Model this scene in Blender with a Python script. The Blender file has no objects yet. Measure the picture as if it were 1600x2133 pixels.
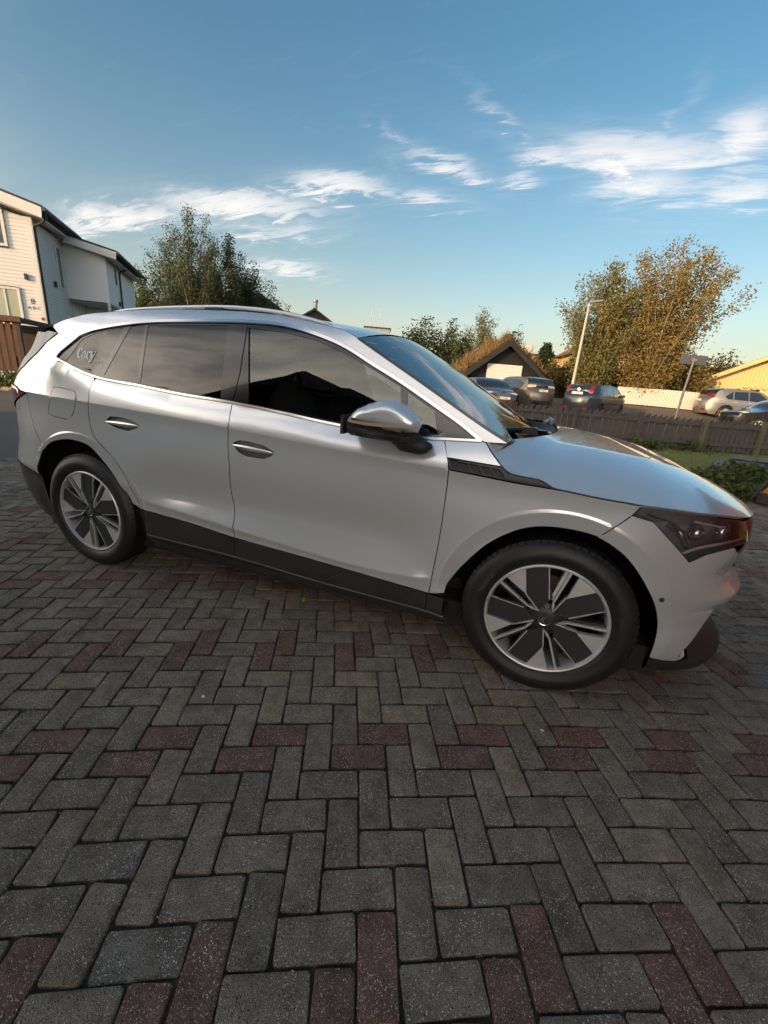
import bpy, bmesh, math, random
import numpy as np
from mathutils import Vector, Matrix
from mathutils.geometry import delaunay_2d_cdt
random.seed(7); RNG=np.random.default_rng(11)
R=math.radians
SC=bpy.context.scene; COL=SC.collection
# ---------------------------------------------------------------- camera
cam=bpy.data.cameras.new('camera'); CAM=bpy.data.objects.new('camera',cam); COL.objects.link(CAM)
cam.sensor_fit='HORIZONTAL'; cam.sensor_width=36.0; cam.lens=860.36/1600*36
cam.clip_start=.02; cam.clip_end=6000
CAM.location=(-0.20537,-1.72515,1.32115); CAM.rotation_euler=(1.25995,-0.07877,0.34292)
SC.camera=CAM
# ---------------------------------------------------------------- sky, sun, exposure
SUN_AZ=R(209)      # direction the light comes from, clockwise from +y (behind the camera, to its left)
SUN_EL=R(11)
W=bpy.data.worlds.new('World'); SC.world=W; W.use_nodes=True
def world():
    nt=W.node_tree; N=nt.nodes; L=nt.links; N.clear()
    out=N.new('ShaderNodeOutputWorld'); bg=N.new('ShaderNodeBackground'); bg.inputs['Strength'].default_value=0.072
    sky=N.new('ShaderNodeTexSky'); sky.sky_type='NISHITA'; sky.sun_disc=False
    sky.sun_elevation=SUN_EL; sky.sun_rotation=SUN_AZ
    sky.altitude=60; sky.air_density=1.0; sky.dust_density=2.4; sky.ozone_density=1.3
    tc=N.new('ShaderNodeTexCoord')
    def math_(op,a,b=None,c=None):
        n=N.new('ShaderNodeMath'); n.operation=op
        for i,v in enumerate((a,b,c)):
            if v is None: continue
            if isinstance(v,(int,float)): n.inputs[i].default_value=v
            else: L.new(v,n.inputs[i])
        return n.outputs[0]
    sep=N.new('ShaderNodeSeparateXYZ'); L.new(tc.outputs['Generated'],sep.inputs[0])
    X,Y,Z=sep.outputs
    az=math_('ARCTAN2',X,Y); el=math_('ARCSINE',Z)
    # wind-drawn coordinates shared by all clouds
    cb=N.new('ShaderNodeCombineXYZ'); zz=math_('ADD',math_('MAXIMUM',Z,0.0),.16)
    L.new(math_('DIVIDE',X,zz),cb.inputs[0]); L.new(math_('DIVIDE',Y,zz),cb.inputs[1])
    mp=N.new('ShaderNodeMapping'); mp.inputs['Rotation'].default_value=(0,0,R(-38)); mp.inputs['Scale'].default_value=(1.0,3.2,1); L.new(cb.outputs[0],mp.inputs[0])
    n1=N.new('ShaderNodeTexNoise'); n1.inputs['Scale'].default_value=1.5; n1.inputs['Detail'].default_value=6; n1.inputs['Roughness'].default_value=.62; n1.inputs['Distortion'].default_value=.55; L.new(mp.outputs[0],n1.inputs['Vector'])
    mp2=N.new('ShaderNodeMapping'); mp2.inputs['Rotation'].default_value=(0,0,R(20)); mp2.inputs['Scale'].default_value=(2.6,9.0,1); L.new(cb.outputs[0],mp2.inputs[0])
    n2=N.new('ShaderNodeTexNoise'); n2.inputs['Scale'].default_value=1.6; n2.inputs['Detail'].default_value=7; n2.inputs['Roughness'].default_value=.66; n2.inputs['Distortion'].default_value=.8; L.new(mp2.outputs[0],n2.inputs['Vector'])
    wisp=math_('ADD',math_('MULTIPLY',n1.outputs[0],.45),math_('MULTIPLY',n2.outputs[0],.55))
    def remap(v,a,b,t='SMOOTHSTEP'):
        n=N.new('ShaderNodeMapRange'); n.interpolation_type=t if b>a else 'LINEAR'; n.inputs[1].default_value=a; n.inputs[2].default_value=b; L.new(v,n.inputs[0]); return n.outputs[0]
    # the wind also drags the outline of each cloud
    wv=math_('MULTIPLY',math_('SUBTRACT',n1.outputs[0],.5),.16); wu=math_('MULTIPLY',math_('SUBTRACT',n2.outputs[0],.5),.10)
    az2=math_('ADD',az,wv); el2=math_('ADD',el,wu)
    tot=None
    for (a0,e0,wa,we,tilt,k) in CLOUDS:
        da=math_('SUBTRACT',az2,a0); de=math_('SUBTRACT',el2,e0); ct,st=math.cos(tilt),math.sin(tilt)
        p=math_('ADD',math_('MULTIPLY',da,ct/wa),math_('MULTIPLY',de,st/wa)); q=math_('ADD',math_('MULTIPLY',da,-st/we),math_('MULTIPLY',de,ct/we))
        g=math_('EXPONENT',math_('MULTIPLY',math_('ADD',math_('MULTIPLY',p,p),math_('MULTIPLY',q,q)),-.75)); g=math_('MULTIPLY',g,k)
        tot=g if tot is None else math_('MAXIMUM',tot,g)
    # streaky high cloud, thickening toward the low sun (it is what the car's windows mirror)
    mp3=N.new('ShaderNodeMapping'); mp3.inputs['Rotation'].default_value=(0,0,R(55)); mp3.inputs['Scale'].default_value=(.9,3.6,1); L.new(cb.outputs[0],mp3.inputs[0])
    n3=N.new('ShaderNodeTexNoise'); n3.inputs['Scale'].default_value=.8; n3.inputs['Detail'].default_value=6; n3.inputs['Roughness'].default_value=.58; n3.inputs['Distortion'].default_value=.6; L.new(mp3.outputs[0],n3.inputs['Vector'])
    sx,sy=math.sin(SUN_AZ),math.cos(SUN_AZ)
    face=math_('ADD',math_('MULTIPLY',X,sx),math_('MULTIPLY',Y,sy))      # 1 toward the sun's side, -1 away from it
    west=math_('MULTIPLY',remap(face,-.15,.55),remap(el,.82,.30))
    body=math_('MULTIPLY',remap(wisp,.33,.66),tot)
    core=math_('MULTIPLY',remap(math_('ADD',wisp,math_('MULTIPLY',tot,.35)),.52,.98),remap(tot,.03,.55))
    dens=math_('MAXIMUM',math_('MULTIPLY',core,.95),math_('MULTIPLY',body,.55))
    high=math_('MULTIPLY',remap(n3.outputs[0],.33,.62),math_('MULTIPLY',west,.85))
    veil=math_('MULTIPLY',remap(n2.outputs[0],.54,.82),.05)
    dens=math_('MAXIMUM',math_('MAXIMUM',dens,high),veil)
    mx=N.new('ShaderNodeMix'); mx.data_type='RGBA'; L.new(dens,mx.inputs[0])
    hs=N.new('ShaderNodeHueSaturation'); hs.inputs['Saturation'].default_value=SKY_SAT; hs.inputs['Hue'].default_value=.488; hs.inputs['Value'].default_value=.57; L.new(sky.outputs[0],hs.inputs['Color'])
    # pale evening haze along the whole horizon
    hz=N.new('ShaderNodeMix'); hz.data_type='RGBA'; L.new(math_('MULTIPLY',math_('EXPONENT',math_('MULTIPLY',math_('MAXIMUM',el,0.0),-6.5)),.78),hz.inputs[0]); L.new(hs.outputs[0],hz.inputs[6]); hz.inputs[7].default_value=(2.65,2.32,1.68,1)
    L.new(hz.outputs[2],mx.inputs[6])
    cc=N.new('ShaderNodeMix'); cc.data_type='RGBA'; L.new(remap(face,-.2,.9),cc.inputs[0]); cc.inputs[6].default_value=CLOUD_COL; cc.inputs[7].default_value=CLOUD_SUN; L.new(cc.outputs[2],mx.inputs[7])
    L.new(mx.outputs[2],bg.inputs['Color']); L.new(bg.outputs[0],out.inputs[0])
# az, el (radians from +y clockwise), half widths, tilt, strength: the clouds that stand in the sky of the picture
CLOUDS=[(*c,) for c in [(0.121, 0.393, 0.186, 0.028, -0.134, 1.0), (0.254, 0.399, 0.049, 0.031, 0.104, 1.0), (0.132, 0.355, 0.091, 0.032, -0.184, 0.8), (0.266, 0.332, 0.063, 0.016, -0.138, 0.95), (-0.052, 0.409, 0.078, 0.013, -0.125, 0.8), (-0.861, 0.237, 0.123, 0.018, 0.241, 1.0), (-0.65, 0.291, 0.15, 0.021, 0.124, 1.0), (-0.6, 0.264, 0.116, 0.016, 0.126, 0.85), (-0.464, 0.347, 0.107, 0.018, 0.054, 1.05), (-0.293, 0.344, 0.083, 0.013, -0.071, 0.8), (-0.26, 0.394, 0.072, 0.014, -0.147, 0.95), (-0.181, 0.376, 0.047, 0.007, -0.103, 0.7), (-0.102, 0.373, 0.035, 0.014, 0.135, 0.75), (-0.581, 0.201, 0.084, 0.014, 0.073, 1.0), (-0.141, 0.454, 0.079, 0.009, -0.479, 0.5), (-0.331, 0.422, 0.063, 0.007, -0.331, 0.45), (0.156, 0.443, 0.014, 0.036, -0.14, 0.4)]]
SKY_SAT=1.32
CLOUD_COL=(3.0,2.85,2.75,1); CLOUD_SUN=(17.0,14.5,11.8,1)     # thin cloud lit from behind is far brighter on the sun's side
world()
W.cycles.sampling_method='MANUAL'; W.cycles.sample_map_resolution=512
sl=bpy.data.lights.new('sun','SUN'); sl.energy=1.0; sl.angle=R(.6); sl.color=(1.0,.66,.36)
SUN=bpy.data.objects.new('sun',sl); COL.objects.link(SUN)
SUN.rotation_euler=Vector((-math.sin(SUN_AZ)*math.cos(SUN_EL),-math.cos(SUN_AZ)*math.cos(SUN_EL),-math.sin(SUN_EL))).to_track_quat('-Z','Y').to_euler()
SC.view_settings.view_transform='Standard'; SC.view_settings.look='None'; SC.view_settings.exposure=2.36; SC.view_settings.gamma=1.0
SC.view_settings.use_curve_mapping=False
SC.render.engine='CYCLES'
SC.cycles.use_denoising=True; SC.cycles.use_adaptive_sampling=True; SC.cycles.adaptive_threshold=.025; SC.cycles.max_bounces=6; SC.cycles.transparent_max_bounces=8; SC.cycles.glossy_bounces=3; SC.cycles.diffuse_bounces=2; SC.cycles.transmission_bounces=2
SC.cycles.caustics_reflective=False; SC.cycles.caustics_refractive=False; SC.cycles.sample_clamp_indirect=6.0

# ---------------------------------------------------------------- helpers
def tag(o,label,cat,group=None):
    o['label']=label; o['category']=cat
    if group: o['group']=group
    return o
def struct(o): o['kind']='structure'; return o
def stuff(o): o['kind']='stuff'; return o
def empty(name,loc=(0,0,0),rz=0.0,parent=None):
    o=bpy.data.objects.new(name,None); COL.objects.link(o); o.location=loc; o.rotation_euler=(0,0,rz); o.empty_display_size=.2
    if parent: o.parent=parent
    return o
def link(name,me,parent=None,mat=None):
    o=bpy.data.objects.new(name,me); COL.objects.link(o)
    if parent is not None: o.parent=parent
    if mat is not None:
        for m in (mat if isinstance(mat,(list,tuple)) else [mat]): me.materials.append(m)
    return o
def smooth(me,on=True):
    me.polygons.foreach_set('use_smooth',[on]*len(me.polygons)); me.update()
def mesh(name,v,f,mat=None,parent=None,sm=False,org=None,mi=None):
    me=bpy.data.meshes.new(name); v=np.asarray(v,float).reshape(-1,3)
    if org is not None: v=v-np.asarray(org)
    me.from_pydata(v.tolist(),[],[tuple(int(q) for q in t) for t in f]); 
    if mi is not None: me.polygons.foreach_set('material_index',mi)
    smooth(me,sm); return link(name,me,parent,mat)
class MB:
    """collects boxes, bars, tubes into one mesh"""
    def __init__(s): s.v=[]; s.f=[]
    def add(s,v,f):
        o=len(s.v); s.v+= [tuple(q) for q in v]; s.f+=[tuple(i+o for i in t) for t in f]; return s
    def box(s,a,b,M=None):
        x0,y0,z0=a; x1,y1,z1=b
        v=[(x0,y0,z0),(x1,y0,z0),(x1,y1,z0),(x0,y1,z0),(x0,y0,z1),(x1,y0,z1),(x1,y1,z1),(x0,y1,z1)]
        if M is not None: v=[tuple(M@Vector(q)) for q in v]
        return s.add(v,[(0,3,2,1),(4,5,6,7),(0,1,5,4),(1,2,6,5),(2,3,7,6),(3,0,4,7)])
    def tube(s,pts,r,n=8,cap=True):
        pts=[Vector(p) for p in pts]; m=len(pts); rr=r if isinstance(r,(list,tuple)) else [r]*m
        v=[]; f=[]
        up=Vector((0,0,1)); prev=None
        for i,p in enumerate(pts):
            d=(pts[min(i+1,m-1)]-pts[max(i-1,0)]); d=d.normalized() if d.length>1e-9 else Vector((0,0,1))
            if prev is None: a=d.orthogonal().normalized()
            else:
                a=prev-d*prev.dot(d); a=a.normalized() if a.length>1e-6 else d.orthogonal().normalized()
            prev=a; b=d.cross(a)
            for k in range(n):
                t=2*math.pi*k/n; v.append(p+(a*math.cos(t)+b*math.sin(t))*rr[i])
        for i in range(m-1):
            for k in range(n): f.append((i*n+k,i*n+(k+1)%n,(i+1)*n+(k+1)%n,(i+1)*n+k))
        if cap: f.append(tuple(range(n))[::-1]); f.append(tuple((m-1)*n+k for k in range(n)))
        return s.add(v,f)
    def prism(s,poly,a,b,ax='y'):
        """polygon in two axes swept along the third from a to b"""
        n=len(poly)
        def P(q,t): return {'y':(q[0],t,q[1]),'x':(t,q[0],q[1]),'z':(q[0],q[1],t)}[ax]
        v=[P(q,a) for q in poly]+[P(q,b) for q in poly]
        f=[tuple(range(n)),tuple(range(2*n-1,n-1,-1))]+[(i,(i+1)%n+0,(i+1)%n+n,i+n) for i in range(n)]
        f=[f[0][::-1],f[1][::-1]]+[t for t in f[2:]]
        return s.add(v,f)
    def ell(s,c,r,n=10,m=7,fn=None):
        v=[];f=[]
        for i in range(m+1):
            th=math.pi*i/m
            for k in range(n):
                ph=2*math.pi*k/n; q=(math.sin(th)*math.cos(ph),math.sin(th)*math.sin(ph),math.cos(th))
                if fn: q=fn(q)
                v.append((c[0]+r[0]*q[0],c[1]+r[1]*q[1],c[2]+r[2]*q[2]))
        for i in range(m):
            for k in range(n): f.append((i*n+k,(i+1)*n+k,(i+1)*n+(k+1)%n,i*n+(k+1)%n))
        return s.add(v,f)
    def lathe(s,prof,n=48,ax='y',c=(0,0,0)):
        v=[];f=[]; m=len(prof)
        for k in range(n):
            t=2*math.pi*k/n
            for r,h in prof:
                if ax=='y': v.append((c[0]+r*math.cos(t),c[1]+h,c[2]+r*math.sin(t)))
                else: v.append((c[0]+r*math.cos(t),c[1]+r*math.sin(t),c[2]+h))
        for k in range(n):
            for i in range(m-1): f.append((k*m+i,((k+1)%n)*m+i,((k+1)%n)*m+i+1,k*m+i+1))
        return s.add(v,f)
    def build(s,name,mat,parent=None,sm=False,org=None,bevel=0):
        o=mesh(name,s.v,s.f,mat,parent,sm,org)
        bm=bmesh.new(); bm.from_mesh(o.data); bmesh.ops.recalc_face_normals(bm,faces=bm.faces)
        if bevel: bmesh.ops.bevel(bm,geom=list(bm.edges),offset=bevel,segments=1,affect='EDGES',clamp_overlap=True)
        bm.to_mesh(o.data); bm.free()
        return o
def shade_auto(o,deg=35):
    smooth(o.data); o.data.set_sharp_from_angle(angle=R(deg)); return o
def copy_tree(o,parent=None,loc=None,rz=None):
    c=o.copy(); COL.objects.link(c); c.parent=parent
    if loc is not None: c.location=loc
    if rz is not None: c.rotation_euler=(0,0,rz)
    for ch in o.children: copy_tree(ch,c)
    return c
# ---------------------------------------------------------------- materials
MATS={}
def mk(name,col,rough=.6,metal=0.0,spec=.5,coat=0.0,coatr=.03,noise=None,bump=None,emit=None,alpha=None,ior=None,trans=0.0,wear=None):
    m=bpy.data.materials.new(name); m.use_nodes=True; nt=m.node_tree; N=nt.nodes; L=nt.links; b=N['Principled BSDF']
    b.inputs['Base Color'].default_value=(*col,1); b.inputs['Roughness'].default_value=rough; b.inputs['Metallic'].default_value=metal
    b.inputs['Specular IOR Level'].default_value=spec; b.inputs['Coat Weight'].default_value=coat; b.inputs['Coat Roughness'].default_value=coatr
    if ior: b.inputs['IOR'].default_value=ior
    if trans: b.inputs['Transmission Weight'].default_value=trans
    tc=N.new('ShaderNodeTexCoord')
    if noise:      # (scale, amount, second colour)
        n=N.new('ShaderNodeTexNoise'); n.inputs['Scale'].default_value=noise[0]; n.inputs['Detail'].default_value=6; L.new(tc.outputs['Object'],n.inputs['Vector'])
        mr=N.new('ShaderNodeMapRange'); mr.inputs[1].default_value=.35; mr.inputs[2].default_value=.68; L.new(n.outputs[0],mr.inputs[0])
        mu=N.new('ShaderNodeMath'); mu.operation='MULTIPLY'; mu.inputs[1].default_value=noise[1]; L.new(mr.outputs[0],mu.inputs[0])
        mx=N.new('ShaderNodeMix'); mx.data_type='RGBA'; L.new(mu.outputs[0],mx.inputs[0]); mx.inputs[6].default_value=(*col,1); mx.inputs[7].default_value=(*noise[2],1)
        L.new(mx.outputs[2],b.inputs['Base Color'])
    if bump:       # (scale, strength[, stretch])
        n=N.new('ShaderNodeTexNoise'); n.inputs['Scale'].default_value=bump[0]; n.inputs['Detail'].default_value=5
        if len(bump)>2:
            mp=N.new('ShaderNodeMapping'); mp.inputs['Scale'].default_value=bump[2]; L.new(tc.outputs['Object'],mp.inputs[0]); L.new(mp.outputs[0],n.inputs['Vector'])
        else: L.new(tc.outputs['Object'],n.inputs['Vector'])
        bp=N.new('ShaderNodeBump'); bp.inputs['Strength'].default_value=bump[1]; bp.inputs['Distance'].default_value=.01; L.new(n.outputs[0],bp.inputs['Height']); L.new(bp.outputs[0],b.inputs['Normal'])
    if emit: b.inputs['Emission Color'].default_value=(*emit[0],1); b.inputs['Emission Strength'].default_value=emit[1]
    MATS[name]=m; return m
def glassmat(name,tint,f0=1.9,rough=0.0,gloss=(1,1,1)):
    """thin pane: tinted see-through plus a mirror by angle"""
    m=bpy.data.materials.new(name); m.use_nodes=True; nt=m.node_tree; N=nt.nodes; L=nt.links; N.clear()
    out=N.new('ShaderNodeOutputMaterial'); t=N.new('ShaderNodeBsdfTransparent'); t.inputs[0].default_value=(*tint,1)
    g=N.new('ShaderNodeBsdfGlossy'); g.inputs[0].default_value=(*gloss,1); g.inputs['Roughness'].default_value=rough
    fr=N.new('ShaderNodeFresnel'); fr.inputs[0].default_value=f0; mx=N.new('ShaderNodeMixShader')
    L.new(fr.outputs[0],mx.inputs[0]); L.new(t.outputs[0],mx.inputs[1]); L.new(g.outputs[0],mx.inputs[2]); L.new(mx.outputs[0],out.inputs[0])
    MATS[name]=m; return m

HW=0.94; XF0=0.02; XR0=-2.75; NF=2.6; NR=3.2
def _arc(n,a,b):
    ph=np.linspace(0,np.pi/2,400); x=a*np.sin(ph)**(2/n); y=b*(1-np.cos(ph)**(2/n))
    L=np.concatenate([[0],np.cumsum(np.hypot(np.diff(x),np.diff(y)))]); return L,ph
LF,PF=_arc(NF,.86,HW); LR,PR=_arc(NR,1.03,HW)
SF1=XF0+LF[-1]; SR1=XR0-LR[-1]
XN_Z=np.array([.10,.17,.215,.26,.34,.42,.475,.500,.535,.56,.60,.67,.74,.80,.87,.93,1.0]); XN_X=np.array([.83,.90,.915,.875,.775,.775,.795,.872,.893,.893,.862,.835,.862,.870,.853,.812,.72])
XS_Z=np.array([.10,.2,.5,.8,.87,.93,1.0]); XS_X=np.array([.85,.875,.872,.868,.853,.812,.72])
XT_Z=np.array([.15,.3,.42,.52,.6,.75,.95,1.03,1.08,1.2,1.35,1.46,1.56,1.65]); XT_X=np.array([-3.58,-3.74,-3.84,-3.865,-3.855,-3.765,-3.73,-3.735,-3.72,-3.61,-3.48,-3.44,-3.44,-3.44])
ZC_X=np.array([-3.7,-3.13,-2.6,-2.33,-1.955,-1.645,-1.12,-.76,-.5,-.25,-.088,.08,.244,.5,.9]); ZC_Z=np.array([1.085,1.078,1.062,1.054,1.04,1.028,1.0,.986,.980,.975,.972,.964,.956,.940,.92])
ZB_X=np.array([-3.5,-2.907,-2.825,-2.604,-2.28,-2.003,-1.665,-1.358,-1.044,-.65,-.549,-.395,0.]); ZB_Z=np.array([1.30,1.288,1.258,1.205,1.18,1.16,1.143,1.125,1.10,1.093,1.096,1.105,1.105])
LC_X=np.array([-2.6,-2.262,-1.927,-1.633,-1.018,-.757,-.564,-.45]); LC_Z=np.array([.54,.53,.505,.478,.433,.428,.44,.45])
CL_X=np.array([-2.4,-2.287,-1.633,-1.016,-.531,-.4]); CL_Z=np.array([.48,.474,.447,.393,.355,.34])
def sm(a,b,x):
    t=np.clip((x-a)/(b-a),0,1); return t*t*(3-2*t)
def herm(z,keys):
    # keys: list of (z, v, slopeL, slopeR) arrays
    out=np.full(np.shape(z),0.0)
    z0,v0,_,m0=keys[0]; out=v0+(z-z0)*m0
    for (za,va,_,ma),(zb,vb,mb,_) in zip(keys[:-1],keys[1:]):
        h=zb-za; t=(z-za)/h
        val=va*(2*t**3-3*t**2+1)+ma*h*(t**3-2*t**2+t)+vb*(-2*t**3+3*t**2)+mb*h*(t**3-t**2)
        out=np.where(z>=za,val,out)
    zb,vb,_,mb=keys[-1]
    return np.where(z>=zb,vb+(z-zb)*mb,out)
def base(x,z):
    x=np.asarray(x,float); z=np.asarray(z,float)
    zc=np.interp(x,ZC_X,ZC_Z); zb=np.interp(x,ZB_X,ZB_Z); zb=np.maximum(zb,zc+.08)
    lc=np.interp(x,LC_X,LC_Z); cl=np.interp(x,CL_X,CL_Z); cl=np.minimum(cl,lc-.02)
    w=sm(-2.45,-2.0,x)*(1-sm(-.75,-.42,x))
    wl=sm(-2.42,-2.15,x)*(1-sm(-.62,-.46,x))
    o=np.ones_like(x)
    A=[(.17*o,.105*o,0*o,-1.2*o),(.25*o,.05*o,-.35*o,-.35*o),(cl,.034*o,-.1*o,-.1*o),(lc,.034-.014*wl,-.25*o,.40*wl),
       (.60*o,.016+.046*w,-.06*w,-.06*w),(.78*o,.014+.012*w,-.15*w-.01,-.15*w-.01),(zc-.05,.012*o,-.08*o,-.08*o),(zc,.004*o,-.22*o,.30*o),
       (zb,.060*o,.55*o,.36*o),(1.50*o,.060+.36*(1.50-zb)+.004,.40*o,.40*o),(1.56*o,.222*o+.36*(1.16-zb),.9*o,.9*o),(1.62*o,.31*o+.36*(1.16-zb),2.5*o,2.5*o)]
    v=herm(z,A)
    for wx in (0.0,-2.765):
        d=np.hypot(x-wx,z-.375); ang=(z>.2)
        v=v+(-.003*(1-sm(.493,.500,d))+.013*np.clip((.497-d)/.07,0,1))*sm(.2,.32,z)*(z<.93)
    return v
def side(s,z):
    s=np.asarray(s,float); z=np.asarray(z,float); s,z=np.broadcast_arrays(s,z)
    xn=np.interp(z,XN_Z,XN_X); xt=np.interp(z,XT_Z,XT_X)
    pf=np.interp(s-XF0,LF,PF,left=0); pr=np.interp(XR0-s,LR,PR,left=0)
    xs=np.interp(z,XS_Z,XS_X)
    y0=HW*(1-np.cos(pf)**(2/NF)); yf=.115+(np.clip(z,.22,.49)-.25)*.40
    wf=np.where(z<.497,np.where(xn<xs,sm(0,1,(y0-yf)/.035),sm(0,1,(y0-yf+.03)/.16)),sm(.50,.86,s))
    x=np.where(s>XF0,XF0+(xs-XF0)*np.sin(pf)**(2/NF)+(xn-xs)*wf,np.where(s<XR0,XR0+(xt-XR0)*np.sin(pr)**(2/NR),s))
    yc=np.where(s>XF0,HW*(1-np.cos(pf)**(2/NF)),np.where(s<XR0,HW*(1-np.cos(pr)**(2/NR)),0))
    b=base(np.clip(x,-3.6,.75),z)
    y=yc+b*(1-yc/HW)
    # greenhouse plan taper toward the front pillar
    return np.stack([x,y,z],-1)

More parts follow.
